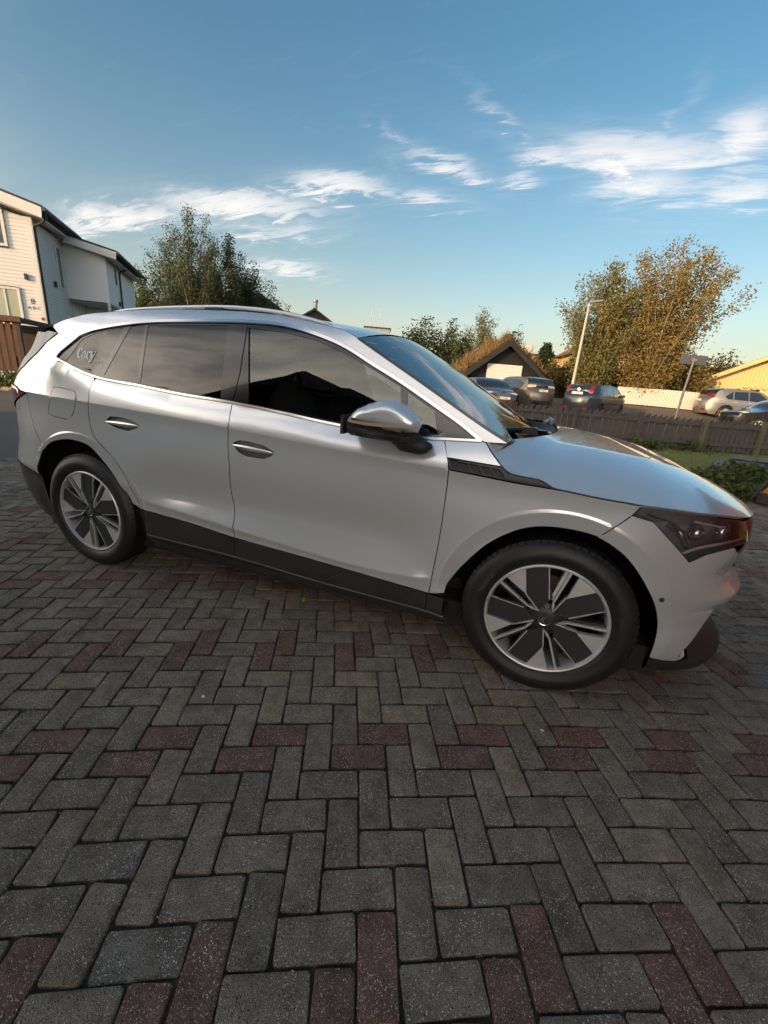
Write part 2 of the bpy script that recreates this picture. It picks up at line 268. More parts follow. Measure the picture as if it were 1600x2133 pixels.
T={
 'belt':[(-0.3888,1.1066),(-0.5454,1.0958),(-0.6453,1.0902),(-1.0342,1.0994),(-1.3452,1.1253),(-1.6501,1.1472),(-1.9837,1.1611),(-2.2585,1.1809),(-2.5775,1.2029),(-2.8137,1.2588),(-2.8921,1.2763)],
 'top':[(-0.3888,1.1066),(-0.488,1.1658),(-0.5935,1.219),(-0.7875,1.3152),(-0.9311,1.3788),(-1.0928,1.4515),(-1.2555,1.5011),(-1.4463,1.5366),(-1.6603,1.5449),(-1.9727,1.5376),(-2.3047,1.5191),(-2.5769,1.4814),(-2.7204,1.4446),(-2.8322,1.3856),(-2.9161,1.33),(-2.9356,1.2988)],
 'bgap':[(-1.6501,1.1472),(-1.6415,1.0875),(-1.6357,1.0325),(-1.6478,0.9305),(-1.649,0.8161),(-1.6654,0.6623),(-1.6451,0.5135),(-1.6422,0.4206)],
 'bgaplow':[(-1.6422,0.4206),(-1.6481,0.3079)],
 'fgap':[(-0.5454,1.0958),(-0.5216,1.0404),(-0.5031,0.9824),(-0.5005,0.8985),(-0.5015,0.8195),(-0.5045,0.6955),(-0.5093,0.5991),(-0.517,0.4971),(-0.5254,0.3652)],
 'fgaplow':[(-0.5254,0.3652),(-0.5387,0.2659)],
 'rgap':[(-2.5775,1.2029),(-2.6005,1.1667),(-2.6066,1.1318),(-2.5989,1.0718),(-2.6159,1.0165),(-2.622,0.9475),(-2.6107,0.8849),(-2.5754,0.8415),(-2.4782,0.7723),(-2.3935,0.654),(-2.359,0.5466),(-2.3225,0.4652)],
 'rgaplow':[(-2.3225,0.4652),(-2.3226,0.3126)],
 'cladtop':[(-2.3225,0.4652),(-1.9706,0.4484),(-1.6422,0.4206),(-1.154,0.3978),(-0.8053,0.3808),(-0.5254,0.3652),(-0.453,0.3584)],
 'cladbot':[(-2.3226,0.3126),(-1.9843,0.31),(-1.6481,0.3079),(-1.1544,0.2831),(-0.7284,0.2717),(-0.5387,0.2659),(-0.4424,0.2525)],
 'farch':[(-0.4424,0.2525),(-0.4508,0.3588),(-0.448,0.4213),(-0.4193,0.4845),(-0.3803,0.5541),(-0.3123,0.6506),(-0.2495,0.7116),(-0.1781,0.7615),(-0.0933,0.7934),(0.016,0.8024),(0.1217,0.7902),(0.235,0.7318),(0.3242,0.6425),(0.4085,0.5264),(0.4486,0.4288),(0.4566,0.352),(0.4569,0.273),(0.5815,0.0265)],
 'rarch':[(-2.3226,0.3126),(-2.3466,0.3825),(-2.3773,0.4663),(-2.4315,0.5554),(-2.5115,0.6704),(-2.6102,0.7645),(-2.6662,0.8037),(-2.7252,0.8195),(-2.834,0.8241),(-2.9676,0.7965),(-3.072,0.7375),(-3.1183,0.6735),(-3.1761,0.5503),(-3.2005,0.4668),(-3.2376,0.3627)],
 'bumpjoint':[(0.1268,0.7913),(0.1677,0.8363),(0.2033,0.8731),(0.2311,0.9003)],
 'head':[(0.2311,0.9003),(0.2716,0.94),(0.3656,0.937),(0.4594,0.931),(0.6027,0.9186),(0.7858,0.8932),(0.8061,0.8006),(0.7,0.7932),(0.6161,0.7826),(0.5522,0.7697),(0.4858,0.7355),(0.3934,0.812),(0.3341,0.864),(0.3092,0.8858)],
 'bonnet':[(-0.3682,1.1032),(-0.3443,1.074),(-0.289,1.0208),(-0.2537,0.9956),(-0.1981,0.9902),(-0.1311,0.9868),(-0.1096,0.9788),(-0.0794,0.962),(-0.0289,0.9584),(0.0838,0.9506),(0.1787,0.9469),(0.2664,0.9431)],
 'bonnet2':[(0.3666,0.9407),(0.4611,0.9346),(0.6039,0.9242),(0.7772,0.9037)],
 'vent':[(-0.5182,1.0253),(-0.2887,1.019),(-0.2574,0.995),(-0.1311,0.9868),(-0.1076,0.9773),(-0.0829,0.9614),(-0.2214,0.9632),(-0.3678,0.9713),(-0.4984,0.979)],
 'fins':[(-0.5024,1.0196),(-0.4731,1.0176),(-0.4563,0.9848),(-0.4898,0.9881),(-0.466,1.0127),(-0.4311,1.0115),(-0.4119,0.9851),(-0.4468,0.9881),(-0.417,1.0115),(-0.3847,1.01),(-0.3655,0.9819),(-0.3998,0.9848),(-0.3728,1.0097),(-0.3387,1.0066),(-0.3144,0.9813),(-0.3501,0.984),(-0.3269,1.0063),(-0.2956,1.0049),(-0.2698,0.98),(-0.3012,0.9832)],
 'qglass':[(-2.8495,1.2787),(-2.7935,1.3438),(-2.7374,1.4086),(-2.6439,1.4514),(-2.4608,1.4838),(-2.5629,1.2277),(-2.6393,1.2381)],
 'fixglass':[(-2.4152,1.4936),(-2.3174,1.5029),(-2.2892,1.195),(-2.5326,1.222)],
 'rglass':[(-2.2958,1.5038),(-1.7758,1.5278),(-1.7603,1.4219),(-1.7414,1.2795),(-1.7298,1.1614),(-2.2661,1.1968)],
 'bpost':[(-1.7778,1.5327),(-1.6481,1.5305),(-1.5513,1.1515),(-1.6507,1.1495),(-1.7292,1.159)],
 'fglass':[(-1.6438,1.5186),(-1.4365,1.5064),(-1.2495,1.4766),(-1.0863,1.4233),(-0.9269,1.3599),(-0.7885,1.2984),(-0.7399,1.1081),(-0.9213,1.1136),(-1.2212,1.1307),(-1.5513,1.1515)],
 'triglass':[(-0.7505,1.2786),(-0.6156,1.2109),(-0.5784,1.112),(-0.7232,1.1141)],
 'fpost':[(-0.7813,1.3073),(-0.7601,1.2924),(-0.7215,1.106),(-0.7347,1.1046)],
 'sail':[(-0.5865,1.2056),(-0.4428,1.1138),(-0.5469,1.1036)],
 'shand':[(-1.6167,0.9468),(-1.5855,0.9679),(-1.5273,0.9702),(-1.4287,0.9609),(-1.3772,0.9363),(-1.3862,0.9182),(-1.4348,0.897),(-1.5323,0.896),(-1.584,0.9115)],
 'rhand':[(-2.4885,0.9699),(-2.4523,0.998),(-2.3745,1.0033),(-2.2883,0.9913),(-2.2465,0.9721),(-2.2597,0.9575),(-2.3239,0.9342),(-2.4058,0.9411),(-2.4622,0.9538)],
 'flap':[(-2.9051,1.1193),(-2.8713,1.1273),(-2.7725,1.1208),(-2.7157,1.1148),(-2.7015,1.0973),(-2.7005,1.0627),(-2.75,0.9839),(-2.7752,0.959),(-2.8188,0.9464),(-2.9393,0.9544),(-2.9724,0.9654),(-2.966,0.9972),(-2.9153,1.0743)],
 'wsedge':[(-1.0395,1.496),(-0.8672,1.4085),(-0.6899,1.3186),(-0.5219,1.2319),(-0.3857,1.1632),(-0.2806,1.1155)],
 'railline':[(-2.7124,1.532),(-2.493,1.5822),(-2.218,1.6218),(-1.8225,1.6403),(-1.6284,1.625),(-1.3765,1.593),(-1.2274,1.5605),(-1.1905,1.5525)],
 'rearedge':[(-3.0966,1.4624),(-3.0037,1.4283),(-3.1296,1.3695),(-3.2038,1.305),(-3.3145,1.2254),(-3.4784,1.1553)],
 'lamp':[(-3.3174,1.1005),(-3.1654,1.0709),(-3.5579,0.936)],
 'bumpgap':[(-3.1611,1.0683),(-3.1774,0.9686),(-3.1629,0.8991),(-3.1377,0.833),(-3.101,0.783),(-3.072,0.7375)],
 'rblack':[(-3.4472,0.6054),(-3.2639,0.5823),(-3.1761,0.5503)],
 'sensor':[(0.4403,0.5525)],
 'fblack':[(0.4569,0.273),(0.5257,0.2561),(0.5972,0.247)],
 'sticker':[(-2.7516,1.3375),(-2.6127,1.341),(-2.5954,1.2917),(-2.5692,1.2881),(-2.7226,1.2938),(-2.6559,1.2876)],
}

# ---------------------------------------------------------------- the silver car
CORG=np.array((-1.38,.94,0.0))
CAR=empty('silver_car',CORG)
tag(CAR,'large silver electric family car with roof rails parked side-on on the brick paving','car')
PAINT=mk('silver_paint',(.82,.835,.85),rough=.25,metal=.57,spec=.5,coat=1.0,coatr=.012)
BLKG=mk('gloss_black_trim',(.012,.012,.013),rough=.12,coat=.5)
BLKP=mk('black_plastic',(.022,.022,.024),rough=.55,bump=(160,.25))
CLAD=mk('grey_cladding',(.024,.024,.025),rough=.38,bump=(90,.12),noise=(7,.55,(.055,.048,.040)))
CHROME=mk('bright_trim',(.80,.79,.77),rough=.16,metal=1.0)
DARKIN=mk('dark_inside',(.010,.010,.011),rough=.8)
GLS_F=glassmat('front_door_glass',(.48,.53,.50),1.85,gloss=(.95,1,.93))
GLS_R=glassmat('privacy_glass',(.03,.03,.032),1.60)
GLS_W=glassmat('windscreen_glass',(.50,.56,.56),4.0)
GLS_L=glassmat('lamp_glass',(.86,.88,.9),1.9)
REDL=mk('red_lamp',(.22,.006,.012),rough=.12,coat=1.0)
WHITEL=mk('pale_lamp',(.75,.77,.8),rough=.2,coat=1.0)
AMBER=mk('amber_lamp',(.42,.27,.18),rough=.18,coat=1.0)
RUB=mk('tyre_rubber',(.010,.010,.0105),rough=.5,bump=(60,.2),noise=(14,.45,(.022,.020,.018)))
RIMS=mk('machined_rim',(.70,.69,.68),rough=.36,metal=.55,noise=(30,.35,(.58,.57,.56)))
RIMB=mk('black_rim',(.028,.029,.032),rough=.42)
DISC=mk('rusty_brake_disc',(.16,.10,.075),rough=.5,metal=.5,noise=(20,.8,(.09,.055,.04)))
WHITEP=mk('white_print',(.93,.93,.91),rough=.6)
SEAT=mk('seat_cloth',(.035,.035,.037),rough=.9)

def inside(P,poly):
    P=np.asarray(P,float); x,y=P[:,0],P[:,1]; r=np.zeros(len(P),bool); n=len(poly); j=n-1
    for i in range(n):
        xi,yi=poly[i]; xj,yj=poly[j]
        c=((yi>y)!=(yj>y)); 
        with np.errstate(divide='ignore',invalid='ignore'): c&=(x<(xj-xi)*(y-yi)/(yj-yi+1e-15)+xi)
        r^=c; j=i
    return r
def area2(p): p=np.asarray(p); q=np.roll(p,-1,0); return float((p[:,0]*q[:,1]-q[:,0]*p[:,1]).sum())
def dedupe(p,e=1e-4):
    o=[]
    for q in p:
        if not o or math.hypot(q[0]-o[-1][0],q[1]-o[-1][1])>e: o.append((float(q[0]),float(q[1])))
    if len(o)>1 and math.hypot(o[0][0]-o[-1][0],o[0][1]-o[-1][1])<e: o.pop()
    return o
def offpoly(p,d):
    """shrink (d>0) a closed polygon"""
    p=np.asarray(dedupe(p)); s=1 if area2(p)>0 else -1
    a=np.roll(p,1,0); b=np.roll(p,-1,0); t1=p-a; t2=b-p
    t1/=np.linalg.norm(t1,axis=1)[:,None]; t2/=np.linalg.norm(t2,axis=1)[:,None]
    n1=np.stack([-t1[:,1],t1[:,0]],1)*s; n2=np.stack([-t2[:,1],t2[:,0]],1)*s
    m=n1+n2; k=1+np.clip((n1*n2).sum(1),-.6,1); return [tuple(q) for q in p+m/k[:,None]*d]
def cr(pts,step=.02):
    """smooth curve through points"""
    p=np.asarray(dedupe(pts)); 
    if len(p)<3: return [tuple(q) for q in p]
    q=np.vstack([2*p[0]-p[1],p,2*p[-1]-p[-2]]); o=[]
    for i in range(1,len(q)-2):
        n=max(1,int(np.linalg.norm(q[i+1]-q[i])/step))
        for k in range(n):
            t=k/n; a,b,c,d=q[i-1:i+3]
            o.append(tuple(.5*((2*b)+(c-a)*t+(2*a-5*b+4*c-d)*t*t+(3*b-3*c+d-a)*t**3)))
    o.append(tuple(p[-1])); return o
def resample(p,step):
    o=[]; n=len(p)
    for i in range(n):
        a=np.array(p[i]); b=np.array(p[(i+1)%n]); m=max(1,int(math.ceil(np.linalg.norm(b-a)/step)))
        for k in range(m): o.append(tuple(a+(b-a)*k/m))
    return o
def snrm(surf,S,Z):
    h=.0025; a=surf(S+h,Z)-surf(S-h,Z); b=surf(S,Z+h)-surf(S,Z-h); n=np.cross(a,b); n/=np.linalg.norm(n,axis=-1)[...,None]+1e-12
    P=surf(S,Z); c=np.stack([np.clip(P[...,0],-2.6,-.1),np.full(P.shape[:-1],HW),np.clip(P[...,2],.5,1.0)],-1)
    s=np.sign(((P-c)*n).sum(-1)); s[s==0]=1; return n*s[...,None]
_x=np.arange(-3.7,.9,.03); CONS=[]
for d in (-.012,-.004,.004,.014): CONS+=[(x,float(np.interp(x,ZC_X,ZC_Z))+d) for x in _x]
for d in (-.008,0.0,.008): CONS+=[(x,float(np.interp(x,LC_X,LC_Z))+d) for x in _x if -2.45<x<-.45]
for wx in (0.0,-2.765):
    for r in (.488,.4975,.507): CONS+=[(wx+r*math.cos(t),.375+r*math.sin(t)) for t in np.linspace(-.35,math.pi+.35,90)]
for zz in (.47,.480,.495,.505,.530,.555,.565): CONS+=[(x,zz) for x in np.arange(.56,SF1,.03)]
def s_of_y(y): return XF0+float(np.interp(math.acos(max(0,(1-y/HW))**(NF/2)),PF,LF))
for zz in np.arange(.25,.497,.012):
    yf_=.115+(min(max(zz,.22),.49)-.25)*.40
    for dy_ in (-.006,0.0,.012,.024,.036,.044): CONS.append((s_of_y(yf_+dy_),zz))
CONS=np.array(CONS)
def tri2d(loop,holes=(),step=.045,cons=None,jit=True):
    loop=resample(dedupe(loop),step); hs=[resample(dedupe(h),step) for h in holes]
    B=np.array(loop+[q for h in hs for q in h]); E=[]; o=0
    for l in [loop]+hs:
        n=len(l); E+=[(o+i,o+(i+1)%n) for i in range(n)]; o+=n
    x0,y0=np.min(loop,0); x1,y1=np.max(loop,0)
    gx=np.arange(x0+step/2,x1,step); gy=np.arange(y0+step*.43,y1,step*.866)
    G=np.array([(x+(step/2 if k%2 else 0),y) for k,y in enumerate(gy) for x in gx]) if len(gx) and len(gy) else np.zeros((0,2))
    def ok(P,dmin,ref):
        if not len(P): return P
        m=inside(P,loop)
        for h in hs: m&=~inside(P,h)
        P=P[m]
        if len(P) and len(ref): P=P[np.array([((ref-q)**2).sum(1).min()>dmin*dmin for q in P])]
        return P
    X=np.zeros((0,2))
    if cons is not None and len(cons):
        c=cons[(cons[:,0]>x0)&(cons[:,0]<x1)&(cons[:,1]>y0)&(cons[:,1]<y1)]; X=ok(c,.006,B)
    G=ok(G,step*.42,np.vstack([B,X]))
    P=np.vstack([B,X,G]) if len(X) or len(G) else B
    r=delaunay_2d_cdt([Vector(q) for q in P],E,[],0,1e-6)
    V=np.array([tuple(v) for v in r[0]]); F=[tuple(f) for f in r[2] if len(f)>=3]
    cen=np.array([V[list(f)].mean(0) for f in F]); m=inside(cen,loop)
    for h in hs: m&=~inside(cen,h)
    F=[f for f,k in zip(F,m) if k]
    F=[f if area2(V[list(f)])>0 else f[::-1] for f in F]
    return V,F,[loop]+hs
def put(name,v,f,mat,parent,nrm=None,flat=None,org=CORG):
    """mesh with given vertex normals (nrm) for smooth panels"""
    me=bpy.data.meshes.new(name); me.from_pydata((np.asarray(v)-org).tolist(),[],f)
    smooth(me)
    if nrm is not None: me.normals_split_custom_set_from_vertices([tuple(q) for q in nrm])
    return link(name,me,parent,mat)
def panel(name,loop,mat,step=.045,off=0.0,gap=.0022,flange=.014,holes=(),cons=True,parent=None,mirror=True,surf=None,label=None):
    parent=parent or CAR; surf=surf or side
    lp=offpoly(loop,gap) if gap else dedupe(loop); hs=[offpoly(h,-gap) if gap else h for h in holes]
    V,F,loops=tri2d(lp,hs,step,CONS if cons else None)
    S,Z=V[:,0],V[:,1]; n=snrm(surf,S,Z); P=surf(S,Z)+n*off
    v=list(P); f=list(F); nn=list(n)
    # make faces look outward
    a=P[[t[0] for t in F]]; b=P[[t[1] for t in F]]; c=P[[t[2] for t in F]]; g=np.cross(b-a,c-a); s=(g*n[[t[0] for t in F]]).sum(1)
    f=[t if k>=0 else t[::-1] for t,k in zip(F,s)]
    if flange:
        for l in loops:
            L=np.array(l); nl=snrm(surf,L[:,0],L[:,1]); A=surf(L[:,0],L[:,1])+nl*off; Bp=A-nl*flange; o=len(v); m=len(L)
            T=np.roll(A,-1,0)-A; fl=np.cross(T,nl); fl/=np.linalg.norm(fl,axis=1)[:,None]+1e-12
            v+=list(A)+list(Bp); nn+=list(fl)+list(fl)
            f+=[(o+i,o+(i+1)%m,o+m+(i+1)%m,o+m+i) for i in range(m)]
    out=[]
    for sg in ((1,-1) if mirror else (1,)):
        vv=np.array(v)-CORG; nv=np.array(nn)
        ff=f
        if sg<0: vv=vv*(1,-1,1); nv=nv*(1,-1,1); ff=[t[::-1] for t in f]
        o=put(name,vv,ff,mat,parent if sg>0 or parent is CAR else MIR.get(parent.name,parent),nv,org=0)
        if label and sg>0: o['label']=label
        out.append(o)
    if mirror: MIR[out[0].name]=out[1]
    return out[0]
MIR={}
def mbuild(mb,name,mat,parent=None,sm=True,mirror=True,deg=40,bevel=0):
    """MB in world coordinates -> right part and its mirror image on the left"""
    parent=parent or CAR; o=mb.build(name,mat,parent,False,CORG,bevel)
    if sm: shade_auto(o,deg)
    if mirror:
        m=MB(); m.v=[(x,2*HW-y,z) for x,y,z in mb.v]; m.f=[t[::-1] for t in mb.f]
        o2=m.build(name,mat,MIR.get(parent.name,parent) if parent is not CAR else CAR,False,CORG,bevel)
        if sm: shade_auto(o2,deg)
        MIR[o.name]=o2
    return o
def ribbon(name,line,w,h,mat,parent=None,closed=False,off=0.0,mirror=True,taper=0):
    """flat raised moulding along a line drawn on the car's side"""
    L=np.array(line); n=len(L)
    T=np.gradient(L,axis=0) if not closed else (np.roll(L,-1,0)-np.roll(L,1,0))
    T/=np.linalg.norm(T,axis=1)[:,None]+1e-12; Nn=np.stack([-T[:,1],T[:,0]],1)
    rows=[]
    for d,k in ((-w/2,0),(-w*.36,h),(w*.36,h),(w/2,0)):
        Q=L+Nn*d; sn=snrm(side,Q[:,0],Q[:,1]); rows.append(side(Q[:,0],Q[:,1])+sn*(off+k))
    mb=MB(); m=len(rows); v=np.stack(rows,1).reshape(-1,3); f=[]
    for i in range(n if closed else n-1):
        for k in range(m-1): f.append((i*m+k,((i+1)%n)*m+k,((i+1)%n)*m+k+1,i*m+k+1))
    if not closed: f+=[(0,1,2,3),((n-1)*m+3,(n-1)*m+2,(n-1)*m+1,(n-1)*m)]
    mb.add(v,f); return mbuild(mb,name,mat,parent,True,mirror,30)
def rev(l): return list(l)[::-1]
def npatch(name,rows,mat,parent=None,label=None):
    """surface through a grid of points given for the right half, centre last; mirrored to the left"""
    A=np.array(rows); n,m=A.shape[:2]; Bm=A[:,::-1][:,1:].copy(); Bm[...,1]=2*HW-Bm[...,1]; G=np.concatenate([A,Bm],1); m=G.shape[1]
    v=G.reshape(-1,3); f=[(i*m+j,i*m+j+1,(i+1)*m+j+1,(i+1)*m+j) for i in range(n-1) for j in range(m-1)]
    o=mesh(name,v,f,mat,parent or CAR,True,CORG)
    bm=bmesh.new(); bm.from_mesh(o.data); bmesh.ops.remove_doubles(bm,verts=bm.verts,dist=1e-5); bmesh.ops.recalc_face_normals(bm,faces=bm.faces)
    up=sum((q.normal.z+ .3*q.normal.x for q in bm.faces)); 
    if up<0: bmesh.ops.reverse_faces(bm,faces=bm.faces)
    bm.to_mesh(o.data); bm.free(); smooth(o.data)
    if label: o['label']=label
    return o
# ---- side panels
belt=cr(T['belt']); top=cr(T['top'])
bgap=cr(T['bgap']); fgap=cr(T['fgap']); rgap=cr(T['rgap'])
fa=T['farch'][:-1]; ra=T['rarch'][:-2]
def cut(line,a,b): 
    """part of a belt-like line between two s values"""
    o=[q for q in line if min(a,b)<q[0]<max(a,b)]; return o
clad=cr(T['cladtop']); cladb=cr(T['cladbot'])
fd=[bgap[0]]+bgap[1:-1]+[T['bgap'][-1]]+cut(clad,-1.64,-.526)+[T['fgap'][-1]]+rev(fgap)[1:-1]+[fgap[0]]+cut(belt,-.5454,-1.6501)
DOOR_F=panel('front_door',fd,PAINT,holes=[T['shand']])
rd=[rgap[0]]+rgap[1:-1]+[T['rgap'][-1]]+cut(clad,-2.298,-1.643)+[T['bgap'][-1]]+rev(bgap)[1:-1]+[bgap[0]]+cut(belt,-1.6501,-2.5775)
DOOR_R=panel('rear_door',rd,PAINT,holes=[T['rhand']])
# black cladding along the sill
def strip(a,b): 
    u=[(a,float(np.interp(a,*np.array(sorted(clad)).T)))]+cut(sorted(clad),a,b)+[(b,float(np.interp(b,*np.array(sorted(clad)).T)))]
    d=[(a,float(np.interp(a,*np.array(sorted(cladb)).T)))]+cut(sorted(cladb),a,b)+[(b,float(np.interp(b,*np.array(sorted(cladb)).T)))]
    return u+rev(d)
panel('door_cladding',strip(-2.296,-1.645),CLAD,off=.002,cons=False)
panel('door_cladding',strip(-1.645,-.533),CLAD,off=.002,cons=False)
panel('door_cladding',strip(-.533,-.452),CLAD,off=.002,cons=False)
# fender
fbot=[q for q in cr(fa) if q[0]<.1185 and q[1]>.36]
ff=[fgap[0]]+fgap[1:-1]+[T['fgap'][-1]]+fbot+cr(T['bumpjoint'])+[T['bonnet'][-1]]
hoodside=cr(T['bonnet'])
vent=T['vent']
ff+= [q for q in rev(hoodside) if q[0]>-.075]+[(-.0829,.9600),(-.2214,.9620),(-.3678,.970),(-.5035,.9775)]
ff=[q for q in ff if not (q[0]<-.5035 and q[1]>.9775)]
FEND=panel('front_fender',ff,PAINT)
tri=[(-.5454,1.0958)]+cut(rev(belt),-.5454,-.3888)+[T['belt'][0],(-.3682,1.1032)]+[q for q in hoodside if q[1]>1.0195 and q[0]>-.3682]+[(-.2888,1.0188),(-.5183,1.0253)]
panel('fender_upper',tri,PAINT,cons=False,step=.03)
VP=panel('fender_vent',vent,mk('vent_grey',(.05,.05,.053),rough=.5),cons=False,step=.03,off=-.001,holes=[T['fins'][i:i+4] for i in range(0,20,4)])
for i in range(0,20,4): panel('vent_slot',T['fins'][i:i+4],BLKP,cons=False,step=.03,off=-.010,gap=-.001,flange=-.009,parent=VP)
# body side: pillars, roof edge and rear quarter
roofe=cr([(-1.0395,1.496),(-1.12,1.530),(-1.24,1.552),(-1.41,1.580),(-1.63,1.600),(-1.85,1.606),(-2.24,1.600),(-2.6,1.570),(-2.9,1.522),(-3.0966,1.475)])
wse=cr(T['wsedge'])
rq=[T['belt'][0]]+top[1:]+[(-2.92,1.285)]+[q for q in rev(belt) if q[0]<-2.5775]+rgap[1:-1]
rq+=[T['rgap'][-1]]+[q for q in cr(ra) if q[1]>.475 and q[0]>-3.046]+rev(cr(T['bumpgap']))
rq+=[(-3.25,1.082),(-3.3174,1.0985),(-3.42,1.105),(-3.475,1.13)]+rev(T['rearedge'])[0:]+rev(roofe)+wse[1:]+[(-.285,1.108),(-.3682,1.1032)]
BODY=panel('body_side',rq,PAINT,step=.05,holes=[T['flap']])
panel('charge_flap',T['flap'],PAINT,gap=.0012)
# front end
arch_f=[q for q in cr(fa) if q[0]>.117 and q[1]>.28]
fb=rev(cr(T['bumpjoint']))
hl=T['head']
fbl=[(.1228,.7979)]+cr(T['bumpjoint'])[1:]+[hl[-1],hl[-2],hl[-3],hl[-4],hl[-5],hl[-6],hl[-7],(.76,.760),(.86,.70),(.93,.655),(1.05,.63),(1.2,.60),(SF1,.58),(SF1,.50),(1.15,.49),(1.0,.47),(.90,.43),(.83,.38),(.74,.325),(.66,.268)]+rev(cr(T['fblack']))+rev(arch_f)
BUMP=panel('front_bumper',fbl,PAINT,gap=.0018,step=.03)
panel('lower_grille',[(.957,.432),(1.0,.462),(1.15,.482),(SF1,.492),(SF1,.336),(1.1,.336),(1.03,.348)],BLKP,off=-.008,cons=False,flange=0)
lip=cr(T['fblack'])+[(.66,.262),(.742,.319),(.834,.374),(.905,.424),(.952,.430),(1.02,.345),(1.1,.330),(SF1,.330),(SF1,.20),(1.0,.195),(.8,.175),(.62,.165),(.50,.175),(.455,.19)]
panel('front_lip',lip,BLKP,cons=False,off=.002)
panel('grille',[(.8227,.790),(.77,.755),(.865,.697),(.935,.650),(1.05,.625),(1.2,.595),(SF1,.575),(SF1,.86),(1.2,.872),(1.0,.885),(.90,.893),(.79,.894)],BLKG,off=-.006,cons=False)
HOUS=panel('headlight',offpoly(hl,.002),mk('lamp_housing',(.30,.31,.33),rough=.28,metal=.4),off=-.055,flange=-.054,gap=.0,cons=False,step=.03)
panel('headlight_cover',hl,GLS_L,cons=False,step=.03,gap=.001,flange=0,parent=HOUS)
def blob(s,z,r,off,name,mat,parent,n=12):
    P=side(np.array(s),np.array(z)); nn=snrm(side,np.array([s]),np.array([z]))[0]; P=P+nn*off
    mb=MB(); mb.ell(P,r,n,8); return mbuild(mb,name,mat,parent)
blob(.52,.845,(.034,.034,.034),-.045,'lamp_lens',mk('lens_grey',(.60,.62,.65),rough=.10,metal=.8),HOUS)
blob(.66,.850,(.036,.036,.036),-.045,'lamp_lens',MATS['lens_grey'],HOUS)
def bar(line,r,off,name,mat,parent,n=6):
    L=np.array(line); nn=snrm(side,L[:,0],L[:,1]); P=side(L[:,0],L[:,1])+nn*off; mb=MB(); mb.tube([tuple(q) for q in P],r,n); return mbuild(mb,name,mat,parent)
bar(cr([(.455,.762),(.52,.788),(.60,.803),(.70,.812),(.80,.815)]),.006,-.018,'light_strip',WHITEL,HOUS)
bar([(.772,.885),(.80,.85),(.815,.805)],.006,-.006,'light_strip',WHITEL,HOUS)
bar([(.30,.902),(.40,.885),(.46,.85),(.49,.80)],.003,-.030,'light_strip',CHROME,HOUS)
bar([(.50,.895),(.60,.882),(.68,.872)],.005,-.022,'light_strip',WHITEL,HOUS)
bar([(.40,.872),(.47,.82),(.50,.775)],.012,-.045,'reflector',MATS['lens_grey'],HOUS)
blob(.4243,.5617,(.0105,.003,.0105),.001,'parking_sensor',BLKP,BUMP)
# rear end
panel('tail_light',[(-3.165,1.071),(-3.25,1.080),(-3.32,1.0965),(-3.43,1.103),(-3.60,1.085),(-3.62,.985),(-3.58,.93),(-3.44,.985)],REDL,off=.006,cons=False)
bgp=cr(T['bumpgap']); arch_r=[q for q in cr(ra) if q[0]<-3.0464]
panel('rear_bumper',[(-3.165,1.069)]+bgp+arch_r+[(-3.15,.545),(-3.3,.572),(-3.45,.60),(-3.7,.58),(SR1,.56),(SR1,.80),(-3.9,.84),(-3.62,.90),(-3.585,.925),(-3.44,.98)],PAINT,gap=.0018)
panel('rear_lower_bumper',[(-3.15,.543),(-3.3,.570),(-3.45,.598),(-3.7,.578),(SR1,.558),(SR1,.25),(-3.7,.22),(-3.35,.20),(-3.17,.23),(-3.15,.40)],CLAD,off=.002,cons=False)
panel('tailgate',[(SR1,.802),(-3.9,.842),(-3.64,.905),(-3.63,.985),(-3.61,1.087),(-3.44,1.106),(-3.485,1.14),(-3.7,1.15),(SR1,1.15)],PAINT,cons=False)
panel('rear_window',[(-3.49,1.155),(-3.7,1.155),(SR1,1.155),(SR1,1.44),(-3.5,1.44),(-3.14,1.43),(-3.12,1.375),(-3.21,1.305),(-3.32,1.228)],GLS_R,cons=False,flange=0)
panel('window_side_trim',[(-3.49,1.155),(-3.60,1.17),(-3.40,1.30),(-3.30,1.41),(-3.14,1.44),(-3.0,1.43),(-3.1296,1.3695),(-3.2038,1.305),(-3.3145,1.2254)],mk('spoiler_grey',(.10,.10,.105),rough=.3,coat=.4),cons=False,off=.004)
# bonnet
he=hoodside+cr(T['bonnet2'])+[(.9,.893),(1.0,.888),(1.15,.882),(1.3,.878),(SF1,.876)]
he=np.array([he[i] for i in range(len(he))])
d=np.r_[0,np.cumsum(np.hypot(*np.diff(he,axis=0).T))]; tt=np.linspace(0,d[-1],70)
he=np.stack([np.interp(tt,d,he[:,0]),np.interp(tt,d,he[:,1])],1)
Eh=side(he[:,0],he[:,1]); Eh[:,2]+=.0045; Eh[:,1]+=.0015
HCX=np.array([-.06,.068,.225,.4,.55,.69,.79,.852]); HCZ=np.array([1.135,1.128,1.105,1.058,1.000,.940,.898,.878])
xc=np.interp(tt/d[-1],[0,.35,.75,.9,1],[-.06,.12,.60,.78,.852])
rows=[]
hv=np.array([0,.03,.07,.12,.18,.24,.30,.345,.37,.40,.46,.55,.68,.84,1.0]); hh=np.array([0,.12,.26,.40,.545,.66,.755,.815,.845,.855,.875,.905,.945,.985,1.0])
for i in range(len(tt)):
    c=np.array((xc[i],HW,np.interp(xc[i],HCX,HCZ))); e=Eh[i]; k=min(1,i/18)
    r=[(e[0],e[1]+.014,e[2]-.012)]
    for v,h in zip(hv,hh):
        xw=1-(1-v)**(3.2-1.6*k)
        r.append((e[0]+(c[0]-e[0])*xw,e[1]+(c[1]-e[1])*v,e[2]+(c[2]-e[2])*h))
    rows.append(r)
BONNET=shade_auto(npatch('bonnet',rows,PAINT),38)
hood_rear=np.array(rows[0])[1:]
